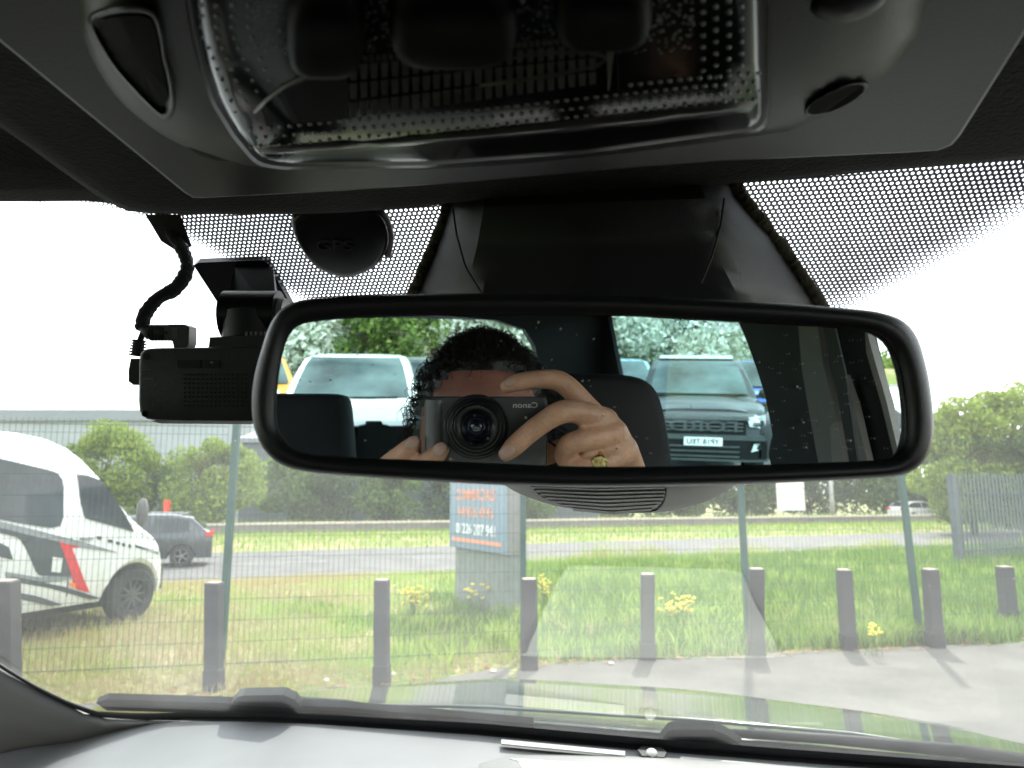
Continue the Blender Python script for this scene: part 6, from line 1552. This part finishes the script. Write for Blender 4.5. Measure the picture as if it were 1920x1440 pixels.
vtube(hand, [(1135, 830, .625, .016), (1160, 880, .640, .018), (1190, 960, .675, .024)])
vtube(hand, [(1185, 935, .668, .024), (1215, 1040, .72, .027), (1270, 1220, .80, .036), (1330, 1450, .90, .044)], 18)
vtube(hand, [(1330, 1450, .90, .044), (1260, 1340, .93, .050), (1190, 1235, .95, .056)], 18)
# left hand
vtube(hand, [(830, 842, .580, .0062), (821, 851, .580, .0080), (800, 868, .583, .0086), (766, 900, .590, .0094), (728, 950, .605, .0105), (705, 1010, .630, .013)])
vtube(hand, [(778, 829, .588, .0060), (770, 838, .588, .0078), (750, 854, .591, .0084), (716, 884, .597, .0094), (688, 930, .612, .0105), (678, 1000, .635, .013)])
vtube(hand, [(868, 885, .580, .0062), (858, 892, .580, .0078), (830, 915, .584, .0086), (785, 955, .595, .0095), (740, 1020, .630, .013)])
vtube(hand, [(890, 915, .582, .0058), (875, 925, .583, .0070), (840, 950, .590, .0078), (790, 990, .605, .0088), (765, 1040, .635, .012)])
vtube(hand, [(850, 880, .635, .0080), (820, 910, .634, .0100), (780, 970, .640, .0130), (745, 1030, .650, .0165)])
vtube(hand, [(700, 1000, .635, .016), (715, 1060, .66, .022), (700, 1100, .68, .026), (650, 1250, .78, .034), (590, 1450, .90, .043)], 18)
vtube(hand, [(745, 1020, .640, .018), (725, 1070, .665, .024)], 14); vtube(hand, [(680, 990, .638, .014), (700, 1060, .665, .022)], 14)
vtube(hand, [(590, 1450, .90, .043), (610, 1340, .93, .050), (630, 1235, .95, .056)], 18)
# head, neck, torso
hc = V(905, 806, .95); HR = (hc - C); hx, hy = MX, (CZ - MN * CZ.dot(MN)).normalized(); hz = MN
HM = Matrix((hx, hz, hy)).transposed()
hand.ball(hc, .113, 32, (.74, .92, 1.12), HM)
hand.ball(hc + hz * .03 - hy * .055, .062, 24, (.84, .8, .95), HM)               # jaw
hand.ball(hc + hz * .098 - hy * .018, .014, 12, (.8, 1.1, 1.7), HM)              # nose
hand.ball(hc + hz * .103 - hy * .034, .013, 12, (1.2, 1, .8), HM)
hand.ball(hc + hz * .080 + hy * .022, .028, 14, (1.7, .45, .35), HM)             # brow
hand.ball(hc + hz * .087 - hy * .062, .020, 12, (1.2, .45, .32), HM)             # mouth
for s in (1, -1): hand.ball(hc + hx * s * .075 - hz * .005 - hy * .01, .026, 12, (.35, .75, 1.15), HM)
nk = [hc - hy * .07 - hz * .02, hc - hy * .17 - hz * .035, hc - hy * .26 - hz * .045]
hand.tube([nk[0], nk[1], nk[2]], [.055, .056, .07], 20)
sR, sL = V(1190, 1235, .95), V(630, 1235, .95)
hand.tube([sL, nk[2] - hy * .02, sR], [.056, .075, .056], 18)
for s in (1, -1): hand.tube([nk[2] - hy * .04 + hx * s * .08, nk[2] - hy * .25 + hx * s * .07, nk[2] - hy * .50 + hx * s * .08], [.10, .105, .11], 20)
pb = hand.build('body', SKIN, per, fix=True); remesh(pb, .0023, 3)
pb.data.materials.append(pm('shaded_face_skin', (.36, .155, .11), .5, var=.12, nscale=30, bump=.3, bscale=400))  # shade on the head painted in as a darker skin colour
cf3 = np.empty(len(pb.data.polygons) * 3, np.float32); pb.data.polygons.foreach_get('center', cf3); cf3 = cf3.reshape(-1, 3)
pb.data.polygons.foreach_set('material_index', (np.linalg.norm(cf3 - np.array(list(hc)), axis=1) < .20).astype(np.int32))
# clothing: dark jumper over torso and upper arms
sh_ = MB()
for s in (1, -1): sh_.tube([nk[2] - hy * .03 + hx * s * .08, nk[2] - hy * .25 + hx * s * .07, nk[2] - hy * .52 + hx * s * .08], [.112, .122, .128], 20)
sh_.tube([sL, nk[2] - hy * .035, sR], [.068, .085, .068], 18)
for a, b_ in ((sR, V(1300, 1400, .905)), (sL, V(605, 1400, .905))): sh_.tube([a, a.lerp(b_, .5), b_], [.068, .062, .056], 18); sh_.ball(a, .068, 16)
jm = sh_.build('jumper', pm('dark_jumper', (.02, .021, .025), .9, bump=.5, bscale=500), per); remesh(jm, .008, 5)
for s in (1, -1):
    lg = MB(); a = nk[2] - hy * .52 + hx * s * .09; lg.tube([a, a + hz * .42 + hx * s * .06 + hy * .05, a + hz * .48 + hx * s * .07 - hy * .42], [.10, .075, .055], 16); lg.ball(a, .11, 14)
    l_ = lg.build('trouser_leg', pm('dark_trousers', (.02, .022, .03), .9), per, smooth=True)
# hair cap and curls
hm = MB(); vs_ = []; fs_ = []
nr, ns = 22, 44; keep = {}
for i in range(nr + 1):
    th_ = math.pi * .64 * i / nr
    for j in range(ns):
        ph = 2 * math.pi * j / ns
        d = Vec((math.sin(th_) * math.cos(ph), math.sin(th_) * math.sin(ph), math.cos(th_)))
        bump_ = 1.06 + .035 * noise.noise(d * 5)
        front = d.y > 0.25
        limit = .60 if d.y > .2 else -.5
        if d.z < limit + (.0 if not front else -.55 * max(0, abs(d.x) - .35)): bump_ = .90 if front else bump_
        vs_.append(hc + HM @ Vec((d.x * .113 * .76 * bump_, d.y * .113 * .93 * bump_, d.z * .113 * 1.13 * bump_)))
for i in range(nr):
    for j in range(ns): fs_.append((i * ns + j, (i + 1) * ns + j, (i + 1) * ns + (j + 1) % ns, i * ns + (j + 1) % ns))
hm.add(vs_, fs_); hm.build('hair', HAIR, per, smooth=True)
st = MB(); rr = random.Random(9)
for _ in range(1500):
    while True:
        d = Vec((rr.gauss(0, 1), rr.gauss(0, 1), rr.gauss(0, 1))).normalized()
        if d.z < -.45: continue
        if d.y > .25 and d.z < .60 - .55 * max(0, abs(d.x) - .35): continue
        break
    p = hc + HM @ Vec((d.x * .0875, d.y * .1085, d.z * .130)); out = (HM @ Vec((d.x, d.y, d.z)))
    side_ = abs(d.x) > .6
    ln2 = rr.uniform(.012, .034) * (1.1 if side_ else .8); tan = out.cross(Vec((rr.gauss(0, 1), rr.gauss(0, 1), rr.gauss(0, 1)))).normalized(); bi = out.cross(tan)
    curl = rr.uniform(.003, .007); w_ = rr.uniform(1.0, 2.4); ph = rr.uniform(0, 6.28); q = []
    for k in range(9):
        t = k / 8; q.append(p + out * ln2 * (.15 + .45 * t) + tan * (ln2 * .8 * t) - hy * (ln2 * .7 * t * t) + (bi * math.cos(ph + t * 6.28 * w_) + out * math.sin(ph + t * 6.28 * w_)) * curl * min(1, t * 3))
    st.tube(q, [.0008 * (1 - .6 * k / 8) for k in range(9)], 3, False)
tag(st.build('curls', HAIR, per, smooth=True, fix=False), kind='stuff')
# nails
def nail(u, v_, d, ang, r_=.0052, L=.0068):
    c = V(u, v_, d); ax = (V(u + math.cos(ang) * 10, v_ + math.sin(ang) * 10, d) - c).normalized(); ay = ax.cross(MN).normalized()
    mb = MB(); R = []
    for s, o in [(1, 0), (.85, .0009), (.4, .0014)]: R.append([c + ax * math.cos(t) * L * s + ay * math.sin(t) * r_ * s + MN * o for t in np.linspace(0, 2 * math.pi, 18, endpoint=False)])
    mb.add(*rings(R, True, False, True)); mb.build('fingernail', NAIL, per, smooth=True)
nail(951, 847, .5555, rad(-42)); nail(824, 843, .5725, rad(-42)); nail(772, 831, .581, rad(-42)); nail(957, 717, .594, rad(160), .004, .006)
# ring
rg_ = MB(); c = V(1124, 868, .5885); ax = (V(1150, 853, .595) - V(1095, 869, .586)).normalized(); a1 = ax.orthogonal().normalized(); a2 = ax.cross(a1)
R = []
for k in range(32):
    t = 2 * math.pi * k / 32; dr = a1 * math.cos(t) + a2 * math.sin(t)
    R.append([c + dr * (.0100 + q) + ax * w_ for q, w_ in [(0, -.0016), (.0010, -.0012), (.0012, 0), (.0010, .0012), (0, .0016)]])
R.append(R[0]); rg_.add(*rings(R, True))
ring_t = thing('finger_ring', c, 'gold signet ring on the finger of the right hand in the mirror', 'ring')
rg_.build('band', GOLD, ring_t, smooth=True)
mb = MB(); cc2 = V(1125, 867, .5765); mb.add(*rings([[cc2 + (MX * math.cos(t) * .0068 + MY * math.sin(t) * .0062) * s + MN * o for t in np.linspace(0, 2 * math.pi, 24, endpoint=False)] for s, o in [(1, -.003), (1, 0), (.86, .0008), (.8, .0003), (.3, .0006)]], True, False, True)); mb.build('signet_face', pm('old_gold', (.42, .33, .14), .35, 1, var=.6, nscale=400, bump=1, bscale=900), ring_t, smooth=True, ang=40)
